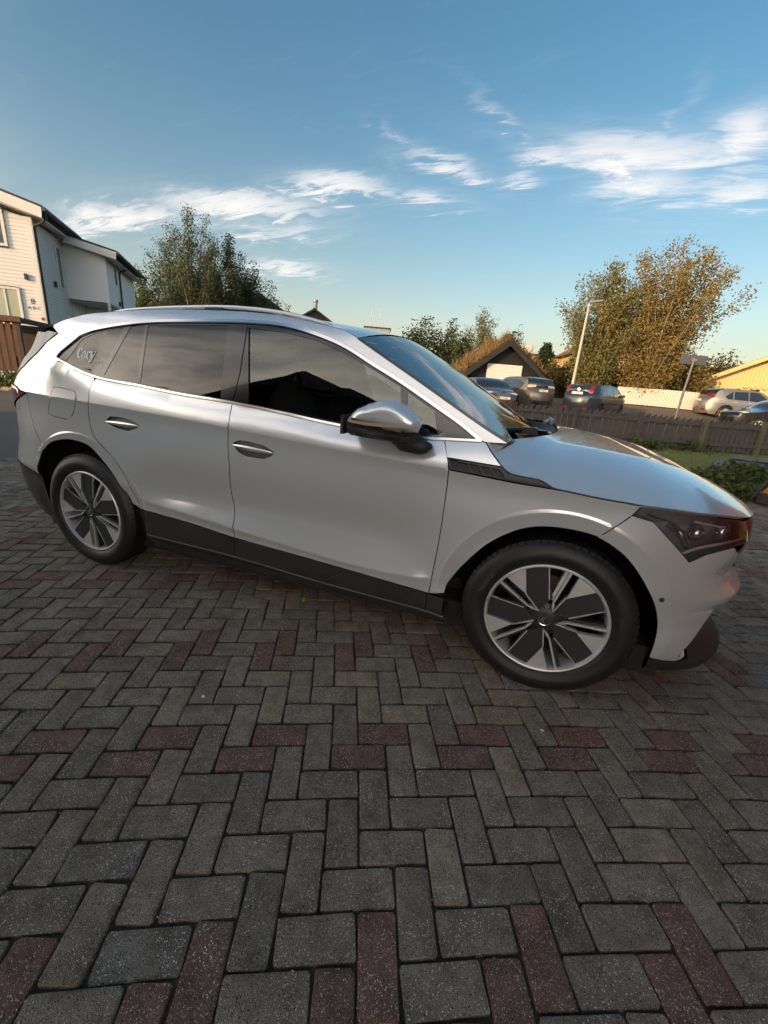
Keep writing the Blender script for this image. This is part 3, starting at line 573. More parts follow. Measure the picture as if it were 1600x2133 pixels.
# windscreen and roof
wl=np.array(wse); dd=np.r_[0,np.cumsum(np.hypot(*np.diff(wl,axis=0).T))]; q=np.linspace(0,1,22); wl=np.stack([np.interp(q*dd[-1],dd,wl[:,0]),np.interp(q*dd[-1],dd,wl[:,1])],1)
We=side(wl[:,0],wl[:,1]); rows=[]
for i,t in enumerate(q):
    c=np.array((-1.0+.845*t,HW,1.566-.02*t-.452*t**1.08)); e=We[i]+np.array((0,.012,.002))
    rows.append([c+np.array((e[0]-c[0],0,e[2]-c[2]))*(1-v)**2.2+np.array((0,(e[1]-HW)*(1-v),0)) for v in np.linspace(0,1,12)])
npatch('windscreen',rows,GLS_W)
ws_base=np.array(rows[-1]); ws_top=np.array(rows[0])
ribbon('windscreen_seal',wse,.012,.002,BLKG)
rl=np.array(roofe); dd=np.r_[0,np.cumsum(np.hypot(*np.diff(rl,axis=0).T))]; q=np.linspace(0,1,34); rl=np.stack([np.interp(q*dd[-1],dd,rl[:,0]),np.interp(q*dd[-1],dd,rl[:,1])],1)
Re=side(rl[:,0],rl[:,1]); rows=[]
for i,t in enumerate(q):
    x=-1.0+t*(-2.46); c=np.array((x,HW,np.interp(-x,[1.0,1.2,1.5,1.9,2.3,2.8,3.2,3.46],[1.568,1.598,1.628,1.640,1.632,1.59,1.535,1.49]))); e=Re[i]
    rows.append([c+np.array((e[0]-c[0],0,e[2]-c[2]))*(1-v)**2.4+np.array((0,(e[1]-HW)*(1-v),0)) for v in np.linspace(0,1,12)])
npatch('roof',rows,PAINT)
# roof spoiler at the tail
sp=[]
for k,(dx,dz) in enumerate(((0,0),(-.10,-.012),(-.145,-.03),(-.13,-.05),(-.02,-.05))): sp.append([p+np.array((dx,0,dz)) for p in np.array(rows[-1])[2:]])
npatch('spoiler',sp,PAINT)
# cowl: black trough between bonnet and windscreen, with the wipers
n=12; hr=np.stack([np.interp(np.linspace(0,1,n),np.linspace(0,1,len(hood_rear)),hood_rear[:,k]) for k in range(3)],1)
hr=hood_rear[np.searchsorted(hood_rear[:,1],np.linspace(hood_rear[0,1],HW,n)).clip(0,len(hood_rear)-1)]
yy=np.linspace(We[-1][1]+.012,HW,n)
A=np.stack([np.interp(yy,hood_rear[:,1],hood_rear[:,k]) for k in range(3)],1); Bq=np.stack([np.interp(yy,ws_base[:,1],ws_base[:,k]) for k in range(3)],1)
npatch('cowl',[[a-np.array((0,0,.012)) for a in A],[(a+b)/2-np.array((0,0,.045)) for a,b in zip(A,Bq)],[b-np.array((0,0,.006)) for b in Bq]],BLKP)
wp=MB(); wp.tube([(-.345,.27,1.139),(-.27,.31,1.146),(-.195,.36,1.145),(-.13,.43,1.138),(-.115,.50,1.132)],[.010,.014,.013,.012,.012],8)
wp.tube([(-.25,.24,1.128),(-.20,.33,1.125),(-.15,.42,1.13)],.006,6); wp.box((-.24,.29,1.135),(-.17,.36,1.165))
mbuild(wp,'wiper',BLKG,mirror=False)
wp=MB(); wp.tube([(-.10,1.05,1.14),(-.115,.90,1.17),(-.14,.74,1.168)],[.008,.011,.007],7); wp.tube([(-.10,.98,1.135),(-.08,1.02,1.165),(-.10,1.10,1.17)],.010,7)
mbuild(wp,'wiper',mk('wiper_grey',(.35,.36,.37),rough=.3,metal=.6),mirror=False)
# side glass and trim
dlo=[T['belt'][0]]+top[1:]+[(-2.92,1.285)]+[q for q in rev(belt)[:-1]]
glasses=dict(q=T['qglass'],x=T['fixglass'],r=T['rglass'],f=T['fglass'],t=T['triglass'])
def rnd(p): return cr(list(p)+[p[0]],.03)[:-1] 
G={k:offpoly(v,.0) for k,v in glasses.items()}
WF=panel('window_frame',dlo,BLKG,off=-.003,gap=0,holes=list(G.values()),cons=False,step=.04)
panel('front_door_window',G['f'],GLS_F,off=-.006,gap=-.001,cons=False,flange=0)
panel('quarter_light',G['t'],GLS_F,off=-.006,gap=-.001,cons=False,flange=0)
panel('rear_door_window',G['r'],GLS_R,off=-.005,gap=-.001,cons=False,flange=0)
panel('rear_quarter_light',G['x'],GLS_R,off=-.005,gap=-.001,cons=False,flange=0)
QG=panel('rear_quarter_window',G['q'],GLS_R,off=-.005,gap=-.001,cons=False,flange=0)
panel('pillar_trim',[(-1.7758,1.522),(-1.655,1.524),(-1.641,1.30),(-1.648,1.152),(-1.7285,1.166),(-1.7414,1.2795),(-1.7603,1.4219)],BLKG,off=.001,cons=False,gap=.001)
panel('pillar_trim',[(-1.651,1.524),(-1.6445,1.5186),(-1.553,1.155),(-1.646,1.152),(-1.637,1.30)],BLKG,off=.001,cons=False,gap=.001)
rail_up=[q for q in top]
ribbon('window_trim',[T['belt'][0]]+top[1:-1]+cr([(-2.9161,1.33),(-2.9390,1.300),(-2.9250,1.283),(-2.8921,1.2763)],.006)[1:],.019,.007,CHROME,off=.001)
ribbon('window_trim',cr(T['belt']),.015,.007,CHROME,off=.001)
# roof rail
rlp=[(-2.78,1.548),(-2.62,1.585),(-2.42,1.604),(-2.22,1.616),(-1.95,1.626),(-1.75,1.624),(-1.55,1.611),(-1.38,1.587),(-1.25,1.560),(-1.18,1.543)]
rp=cr(rlp,.04); ry=[.315-.02*abs((s+1.95)/.8)**2 for s,z in rp]
mb=MB(); mb.tube([(s,y,z) for (s,z),y in zip(rp,ry)],[.004]+[.0105]*(len(rp)-2)+[.004],8)
mbuild(mb,'roof_rail',mk('satin_rail',(.62,.61,.60),rough=.28,metal=.9))
for x in (-2.6,-1.95,-1.40):
    mb=MB(); mb.box((x-.06,.305,np.interp(x,*np.array(rlp).T)-.05),(x+.06,.33,np.interp(x,*np.array(rlp).T)-.005)); mbuild(mb,'rail_foot',BLKP,sm=False)
# mirrors
def pillow(poly,y0,tf,tb,step=.02):
    """rounded solid with the given outline seen from the side"""
    V,F,loops=tri2d(poly,(),step); B=np.array(loops[0]); dist=np.sqrt((((V[:,None]-B[None])**2).sum(2)).min(1)); k=np.clip(dist/.05,0,1); prof=np.sqrt(np.clip(1-(1-k)**2,0,1))
    a=np.stack([V[:,0],y0-tf*prof,V[:,1]],1); b=np.stack([V[:,0],y0+tb*prof,V[:,1]],1); mb=MB(); mb.add(a,F); mb.add(b,[f[::-1] for f in F])
    return mb
MCAP=[(-0.9348,1.150),(-0.8917,1.1967),(-0.8386,1.2225),(-0.7923,1.238),(-0.7342,1.2441),(-0.6874,1.2311),(-0.6543,1.2142),(-0.6218,1.1827),(-0.6114,1.1672),(-0.6256,1.1265),(-0.7293,1.1202),(-0.7665,1.1226),(-0.80,1.137),(-0.9338,1.1401)]
MBLK=[(-0.9484,1.1615),(-0.9419,1.1018),(-0.9221,1.085),(-0.8324,1.0797),(-0.729,1.0786),(-0.6359,1.0843),(-0.6136,1.1175),(-0.6284,1.1271),(-0.7329,1.1227),(-0.7833,1.1305),(-0.8474,1.1409),(-0.9389,1.1488)]
MARM=[(-0.762,1.0676),(-0.7174,1.0358),(-0.6328,1.0282),(-0.6021,1.0364),(-0.5751,1.0643),(-0.5841,1.0793),(-0.6338,1.1054),(-0.6878,1.1072)]
MIND=[(-0.9166,1.1551),(-0.8341,1.1543),(-0.7522,1.1574),(-0.6473,1.1595),(-0.6541,1.1495),(-0.751,1.1425),(-0.8332,1.1411),(-0.914,1.1458)]
MC=mbuild(pillow(cr(MCAP+[MCAP[0]],.03)[:-1],-.10,.055,.10),'door_mirror',PAINT,deg=50)
mbuild(pillow(MBLK,-.09,.055,.10),'mirror_base',BLKP,MC,deg=50)
mbuild(pillow(MARM,-.02,.035,.09),'mirror_arm',BLKP,MC,deg=50)
V,F,_l=tri2d(MIND,(),.02); mb=MB(); mb.add([(x,-.157+.02*abs((x+.78)/.14)**2.5*.8,z-.002) for x,z in V],F); mbuild(mb,'indicator_strip',AMBER,MC)
mb=MB(); mb.prism([(-.953,1.09),(-.953,1.16),(-.945,1.17),(-.940,1.16),(-.940,1.09)],-.13,.04); mbuild(mb,'mirror_rim',BLKP,MC,sm=False)
# door handles
def handle(poly,door):
    p=np.array(poly); a=p[0]; b=p[4]
    panel('handle_recess',poly,mk('recess_grey',(.20,.20,.20),rough=.4,metal=.5) if 'recess_grey' not in MATS else MATS['recess_grey'],off=-.020,gap=0,flange=-.020,cons=False,step=.015,parent=door)
    mb=MB(); v=[];f=[]; n=14
    for i in range(n+1):
        t=i/n; s=a[0]+(b[0]-a[0])*t; z=a[1]+(b[1]-a[1])*t-.004; hgt=.004+.011*math.sin(math.pi*min(1,max(0,t)))**.5; o=.006+.010*math.sin(math.pi*t)**.6
        P=side(np.array(s),np.array(z)); 
        for dz,dy in ((hgt*.55,.0),(hgt*.75,o*.75),(hgt*.2,o),(-hgt*.75,o*.45),(-hgt*.9,-.012),(0,-.016)): v.append((P[0],P[1]-dy,P[2]+dz))
    for i in range(n):
        for k in range(6): f.append((i*6+k,i*6+(k+1)%6,(i+1)*6+(k+1)%6,(i+1)*6+k))
    f+=[tuple(range(6)),tuple(n*6+k for k in range(6))]
    mb.add(v,f); mbuild(mb,'door_handle',PAINT,door,deg=30)
handle(T['shand'],DOOR_F); handle(T['rhand'],DOOR_R)
# sill below the doors, floor, wheel houses
mb=MB(); mb.prism([(.075,.285),(.11,.20),(.20,.175),(.30,.175),(.30,.29)],-2.32,-.44,'x'); mbuild(mb,'sill',CLAD,sm=False)
ribbon('sill_trim',[(x,np.interp(x,*np.array(sorted(cladb)).T)-.004) for x in np.linspace(-2.29,-.445,30)],.008,.004,mk('sill_edge',(.12,.12,.12),rough=.3),off=.001)
mb=MB(); mb.box((-3.3,.14,.165),(.50,2*HW-.14,.30)); mbuild(mb,'floor_pan',DARKIN,sm=False,mirror=False)
def arch_house(line,cx):
    L=[q for q in line]; mb=MB(); v=[];f=[]; n=len(L)
    P=side(np.array([q[0] for q in L]),np.array([q[1] for q in L]))
    for i in range(n):
        x,y,z=P[i]; v+=[(x,y+.001,z),(x,y+.02,z),(cx+(x-cx)*1.06,y+.04,.37+(z-.37)*1.03),(cx+(x-cx)*1.06,.45,.37+(z-.37)*1.03)]
    for i in range(n-1):
        for k in range(3): f.append((i*4+k,(i+1)*4+k,(i+1)*4+k+1,i*4+k+1))
    mb.add(v,f); mb.add([v[i*4+3] for i in range(n)]+[(cx,.45,.10)],[(i,i+1,n) for i in range(n-1)])
    mbuild(mb,'wheel_house',DARKIN)
arch_house(cr(fa),0.0); arch_house(cr(ra)+[(-3.1695,.4758),(-3.1695,.25)],-2.765)
# inner shell that closes the gaps behind the panels
sh=[(-2.32,.25),(-2.32,.46),(-2.40,.62),(-2.55,.78),(-2.62,.90),(-2.62,1.16),(-2.5,1.17),(-1.65,1.12),(-.62,1.07),(-.38,1.08),(-.2,.98),(.2,.92),(.30,.88),(.16,.80),(0,.83),(-.15,.80),(-.30,.69),(-.42,.52),(-.46,.40),(-.46,.25)]
panel('inner_shell',sh,DARKIN,off=-.022,gap=0,flange=0,cons=False,step=.12)
# cabin
def seat(x,y):
    m=MB(); m.ell((x,y,.62),(.27,.26,.11),12,8); m.ell((x-.27,y,.92),(.13,.26,.36),12,8,lambda q:(q[0]-.25*q[2],q[1],q[2])); m.ell((x-.37,y,1.32),(.06,.13,.10),10,7); return m
for i,(x,y) in enumerate(((-1.30,HW-.40),(-1.30,HW+.40))): mbuild(seat(x,y),'seat',SEAT,mirror=False)
m=MB(); m.box((-2.35,.30,.50),(-1.95,1.58,.68)); m.box((-2.50,.30,.60),(-2.33,1.58,1.20)); 
for y in (.55,.94,1.33): m.ell((-2.45,y,1.27),(.05,.12,.09),10,7)
mbuild(m,'rear_bench',SEAT,mirror=False,sm=False)
m=MB(); m.prism([(-.30,.70),(-.85,.72),(-.87,.96),(-.70,1.05),(-.40,1.09),(-.25,1.06)],.16,2*HW-.16); mbuild(m,'dashboard',DARKIN,mirror=False,sm=False)
m=MB(); m.tube([(-.93+.07*math.sin(a)*.6,HW+.40+.18*math.cos(a),.99+.17*math.sin(a)) for a in np.linspace(0,2*math.pi,25)],.014,8); m.tube([(-.93,HW+.40,.99),(-.80,HW+.40,.93)],.03,8); mbuild(m,'steering_wheel',BLKP,mirror=False)
m=MB(); m.box((-3.2,.28,.30),(-.40,1.60,.36)); mbuild(m,'cabin_floor',DARKIN,mirror=False,sm=False)
# ---- sticker on the rear quarter window (white film letters)
def onglass(poly2d,org,ex,ez,off=.0015): 
    """2-D letter shape -> (s,z) on the quarter window"""
    return [(org[0]+x*ex[0]+y*ez[0],org[1]+x*ex[1]+y*ez[1]) for x,y in poly2d]

def textmesh(txt,size=1.0,extrude=0.0):
    cu=bpy.data.curves.new('lettering','FONT'); cu.body=txt; cu.size=size; cu.extrude=extrude; cu.resolution_u=3; cu.align_x='LEFT'
    ob=bpy.data.objects.new('lettering',cu); COL.objects.link(ob); bpy.context.view_layer.update()
    me=ob.evaluated_get(bpy.context.evaluated_depsgraph_get()).to_mesh(); v=np.array([tuple(q.co) for q in me.vertices]) if len(me.vertices) else np.zeros((0,3)); f=[tuple(p.vertices) for p in me.polygons]
    ob.to_mesh_clear(); bpy.data.objects.remove(ob); bpy.data.curves.remove(cu); return v,f
def stroke(pts):
    """tapered pen stroke: (x,y,width) -> verts, faces"""
    p=np.array(pts); T=np.gradient(p[:,:2],axis=0); T/=np.linalg.norm(T,axis=1)[:,None]+1e-9; n=np.stack([-T[:,1],T[:,0]],1)
    a=p[:,:2]+n*p[:,2:]/2; b=p[:,:2]-n*p[:,2:]/2; m=len(p); v=np.vstack([a,b]); f=[(i,i+1,m+i+1,m+i) for i in range(m-1)]; return v,f
def disc(x,y,r,n=14): return np.array([(x+r*math.cos(2*math.pi*k/n),y+r*math.sin(2*math.pi*k/n)) for k in range(n)]),[tuple(range(n))]
def flat(parts):
    v=[];f=[]
    for a,b in parts: f+=[tuple(i+len(v) for i in t) for t in b]; v+=[tuple(q) for q in a]
    return np.array(v),f
arcp=lambda cx,cy,rx,ry,a0,a1,w0,w1,n=18:[(cx+rx*math.cos(R(a)),cy+ry*math.sin(R(a)),w0+(w1-w0)*math.sin(math.pi*i/n)) for i,a in enumerate(np.linspace(a0,a1,n+1))]
CARY=[]
CARY+=[stroke(arcp(.36,.55,.24,.50,55,318,.07,.27)),disc(.50,.86,.12)]                        # C
CARY+=[stroke([(.72,.62,.10),(.80,.74,.09),(.92,.77,.12),(1.02,.68,.22),(1.04,.50,.22),(1.04,.15,.22),(1.12,.04,.10)]),disc(.76,.60,.085),stroke(arcp(.88,.24,.16,.22,80,320,.05,.20)),stroke([(.86,.43,.06),(1.0,.50,.07)])]  # a
CARY+=[stroke([(1.20,.72,.06),(1.40,.76,.06)]),stroke([(1.36,.78,.22),(1.36,.05,.22)]),stroke([(1.22,.03,.06),(1.55,.03,.06)]),stroke([(1.44,.62,.06),(1.54,.74,.10),(1.62,.75,.10)]),disc(1.64,.68,.10)]    # r
CARY+=[stroke([(1.72,.76,.07),(2.04,.76,.07)]),stroke([(1.85,.76,.24),(2.10,.05,.22)]),stroke([(2.36,.76,.07),(2.10,.05,.09),(1.96,-.28,.09),(1.84,-.34,.10)]),stroke([(2.22,.76,.06),(2.52,.76,.06)]),disc(1.78,-.28,.13)]     # y
def sticker(parts,org,k,slant,name='sticker_lettering'):
    v,f=flat(parts) if isinstance(parts,list) else parts
    v=np.asarray(v)[:,:2]; S=org[0]+k*v[:,0]; Z=org[1]+k*(v[:,1]+slant*v[:,0]*0)
    n=snrm(side,S,Z); lay=np.zeros(len(v))
    if isinstance(parts,list):
        o=0
        for q,(a,_) in enumerate(parts): lay[o:o+len(a)]=q*.00015; o+=len(a)
    P=side(S,Z)+n*(-.0035+lay)[:,None]
    return put(name,P,f,WHITEP,QG,None)
# the film carries a name, a small word under it and a telephone number
sticker(CARY,(-2.756,1.300),.0540,0)
sticker(textmesh('BILGLASS',.0185),(-2.729,1.2845),1.0,0); sticker(textmesh('09511',.0235),(-2.622,1.2800),1.0,0)
# ---------------------------------------------------------------- wheels
def pol(r,a): return (r*math.cos(R(a)),r*math.sin(R(a)))
def plate(poly,y0,th,mb=None):
    mb=mb or MB(); mb.prism(poly,y0,y0+th,'y'); return mb
def make_wheel(loc,apex,rr=.369,tw=.235):
    """parts face -y; loc is the centre of the outer rim face"""
    # rim ring is the part itself, everything else hangs on it
    mb=MB(); mb.lathe([(.262,.010),(.2625,.000),(.257,-.004),(.251,-.002),(.2465,.010),(.240,.05),(.232,.13),(.236,.18)],72)
    w=mb.build('wheel',RIMS,CAR,False,None); shade_auto(w,40); w.location=np.array(loc)-CORG
    mb=MB(); prof=[(.236,.185),(.255,.205),(.29,.218),(.33,.214),(rr-.012,.196),(rr,.165),(rr+.001,.10),(rr,.040),(rr-.004,.020),(rr-.012,.004),(rr-.022,-.004),(.335,-.013),(.322,-.016),(.318,-.0175),(.300,-.0175),(.296,-.016),(.282,-.013),(.272,-.007),(.266,.000),(.261,.006),(.255,.012)]
    mb.lathe(prof,96); 
    # tread blocks at the shoulder
    for k in range(72):
        a=2*math.pi*k/72; c,s=math.cos(a),math.sin(a); t=.0115
        for r0,r1,y0,y1 in ((rr-.010,rr+.0004,.006,.05),):
            v=[(c*r0-s*t,y0,s*r0+c*t),(c*r0+s*t,y0,s*r0-c*t),(c*r1+s*t,y0+.01,s*r1-c*t),(c*r1-s*t,y0+.01,s*r1+c*t),(c*r1-s*t,y1,s*r1+c*t),(c*r1+s*t,y1,s*r1-c*t)]
            mb.add(v,[(0,1,2,3),(3,2,5,4)])
    o=mb.build('tyre',RUB,w); shade_auto(o,35)
    # raised maker's lettering on the sidewall
    for txt,a0,sz in (('Hankook',165,.030),('iON evo',20,.018)):
        v,f=textmesh(txt,sz)
        if len(v):
            a=R(a0)-v[:,0]/.302; r=.292+v[:,1]; mesh('tyre_lettering',np.stack([r*np.cos(a),np.full(len(v),-.0195),r*np.sin(a)],1),f,mk('raised_rubber',(.07,.068,.066),rough=.5) if 'raised_rubber' not in MATS else MATS['raised_rubber'],w)
    mb=MB(); mb.lathe([(.02,.12),(.168,.12),(.168,.128),(.02,.128)],48); mb.lathe([(.02,.10),(.085,.10),(.09,.125)],32); b=mb.build('brake_disc',DISC,w); shade_auto(b,40)
    mb=MB(); mb.prism([pol(.10,100),pol(.19,100),pol(.19,118),pol(.19,138),pol(.19,155),pol(.10,155)],.085,.14); mb.build('brake_caliper',RIMB,w,bevel=.006)
    mb=MB(); mb.lathe([(.0,.16),(.236,.16)],40); mb.build('rim_back',DARKIN,w)
    # hub
    mb=MB(); mb.lathe([(.0,.006),(.036,.006),(.050,.012),(.075,.022),(.080,.05)],40); h=mb.build('hub',RIMB,w); shade_auto(h,40)
    mb=MB(); mb.lathe([(.0,.0035),(.025,.0035),(.0275,.001),(.0295,.001),(.030,.006)],32); hc=mb.build('hub_cap',RIMB,w); shade_auto(hc,40)
    mb=MB(); mb.lathe([(.0235,.0),(.0265,-.001),(.0275,.002)],32); mb.build('badge_ring',CHROME,hc)
    eb=[(-.017,-.003),(-.006,-.015),(.004,-.016),(-.004,-.004),(.004,.006),(.013,.017),(.007,.018),(.001,.010),(.002,.018),(-.003,.018),(-.003,.009),(-.008,.015),(-.012,.013),(-.007,.005),(-.014,.007)]
    mb=MB(); mb.prism(eb,.0005,.0035); mb.build('badge',CHROME,hc)
    for k in range(5):
        a=apex+72*k
        q=lambda r,d: pol(r,a+d)
        arc=[q(.250,d) for d in np.linspace(-10.5,10.8,6)]
        # machined blade (flat, near the rim)
        mb=plate([q(.139,4.6)]+arc,.004,.020); o=mb.build('spoke_blade',RIMS,w)
        # black insert, sunk a little
        arc2=[q(.249,d) for d in np.linspace(-32,-11.2,6)]
        mb=plate([q(.046,-2),q(.135,4.0)]+arc2[::-1]+[q(.11,-46)],.012,.020); mb.build('spoke_insert',RIMB,w)
        # two bright legs that meet at the hub
        mb=plate([q(.044,0),q(.139,4.6),q(.142,6.6),q(.075,6.5),q(.060,9)],.006,.022)
        mb.prism([q(.044,0),q(.060,10),q(.078,13),q(.094,18.3),q(.250,17.8),q(.251,20.4),q(.094,22.5),q(.070,19),q(.052,8)],.004,.022)
        mb.build('spoke',RIMS,w)
        mb=MB(); mb.prism([q(.094,23.2),q(.250,20.7),q(.247,24),q(.11,30)],.016,.05); mb.build('spoke_flank',RIMB if k!=2 else RIMS,w)  # one flank in machined silver stands in for a bright reflection
        # thin bright edge on the far side of the insert
        mb=plate([q(.100,-38),q(.249,-32),q(.249,-32.9),q(.098,-41)],.0105,.010); mb.build('spoke_edge',RIMS,w)
        bx,bz=pol(.0625,a+34); mb=MB(); mb.lathe([(.0,.020),(.0105,.020),(.0135,.004),(.0165,.006)],16,'y',(bx,.006,bz)); mb.build('wheel_bolt',RIMB,w)
    return w
WF_=make_wheel((0,.038,.367),-87.7)
WR_=make_wheel((-2.765,.038,.367),-87.7-19)
for src,x in ((WF_,0),(WR_,-2.765)):
    c=copy_tree(src,CAR); c.location=np.array((x,2*HW-.038,.367))-CORG; c.rotation_euler=(0,0,math.pi)

# ---------------------------------------------------------------- placing: a pixel of the 1600 px wide photograph and a distance -> a point in the place
_M=np.array(CAM.rotation_euler.to_matrix()); _C=np.array(CAM.location); _F=860.36
def ray(x,y): return _M@np.array(((x-800)/_F,-(y-1066.5)/_F,-1.0))
def at(x,y,Y): d=ray(x,y); return _C+d*((Y-_C[1])/d[1])
def proj(P): q=(np.asarray(P)-_C)@_M; return np.stack([800+_F*q[...,0]/-q[...,2],1066.5-_F*q[...,1]/-q[...,2]],-1)
def gz(x,y):
    x=np.asarray(x,float); y=np.asarray(y,float)
    return (.40*sm(13.5,20,y)+.65*sm(25,29,y)+1.0*sm(45,120,y))*sm(-16,-7,x)
# ---------------------------------------------------------------- ground
ASPH=mk('old_asphalt',(.085,.080,.075),rough=.9,noise=(.6,.6,(.12,.105,.09)),bump=(55,.5))
DIRT=mk('lot_gravel',(.13,.105,.08),rough=.95,noise=(.35,.7,(.085,.075,.065)),bump=(30,.6))
SAND=mk('joint_sand',(.055,.040,.028),rough=.95,noise=(5,.9,(.085,.052,.018)),bump=(120,.6))
SOIL=mk('soil',(.045,.035,.025),rough=1.0,noise=(3,.7,(.03,.035,.015)),bump=(40,.8))
TURF=mk('turf',(.14,.165,.040),rough=.95,noise=(1.6,.8,(.22,.19,.065)),bump=(60,.7))
xs=np.unique(np.r_[np.linspace(-400,-30,14),np.linspace(-30,40,50),np.linspace(40,900,14)]); ys=np.unique(np.r_[np.linspace(-300,-20,8),np.linspace(-20,12,8),np.linspace(12,32,40),np.linspace(32,160,20),np.linspace(160,2500,12)])
GX,GY=np.meshgrid(xs,ys,indexing='ij'); v=np.stack([GX,GY,gz(GX,GY)-.045],-1).reshape(-1,3); n=len(ys)
f=[(i*n+j,(i+1)*n+j,(i+1)*n+j+1,i*n+j+1) for i in range(len(xs)-1) for j in range(n-1)]
GROUND=struct(mesh('ground',v,f,DIRT,None,True))
def sheet(name,poly,z,mat): return struct(mesh(name,[(x,y,z) for x,y in poly],[tuple(range(len(poly)))],mat))
ROAD=sheet('road',[(-60,-30),(-6.75,-30),(-6.75,-1.6),(-6.35,1.55),(-5.0,5.2),(-5.4,8.2),(-16.2,7.6),(-60,4.5)],-.022,ASPH)
kb=MB(); kb.prism([(0,-.05),(0,.09),(.11,.10),(.13,.09),(.13,-.05)],0,1,'x')
KERB=MB()
for i in range(22):
    a=np.array((-60+i*2.0,4.5+i*2.0*(3.1/43.8))); M=Matrix.Translation((a[0],a[1],0))@Matrix.Rotation(math.atan2(3.1,43.8),4,'Z'); KERB.box((.01,0,-.05),(1.98,.14,.10),M)
struct(KERB.build('kerb',mk('kerb_stone',(.22,.21,.19),rough=.9,noise=(4,.5,(.16,.15,.13))),bevel=.01))
VERGE=sheet('verge',[(-60,4.65),(-16.2,7.75),(-5.4,8.35),(-5.2,30),(-60,30)],-.012,SOIL)
BED=sheet('driveway',[(-6.75,-1.6),(-6.75,-30),(4.6,-30),(4.6,4.0),(3.5,5.55),(2.6,6.0),(-1.5,6.4),(-5.0,5.2),(-6.35,1.55)],-.013,SAND)
FORE=sheet('bounce_forecourt',[(-6.75,-2.75),(-6.75,-30),(30,-30),(30,-2.75)],-.006,mk('pale_bounce_paving',(.50,.47,.42),rough=.85,noise=(3,.6,(.42,.39,.35)),bump=(40,.5)))  # unseen ground behind the camera, made pale to bounce light onto the doors
LAWN=sheet('lawn',[(4.6,4.0),(3.5,5.55),(2.6,6.0),(-1.5,6.4),(-5.0,5.2),(-5.4,8.2),(-4.6,11.4),(4.8,13.6),(14,17.5),(16,10),(9,3)],-.008,TURF)
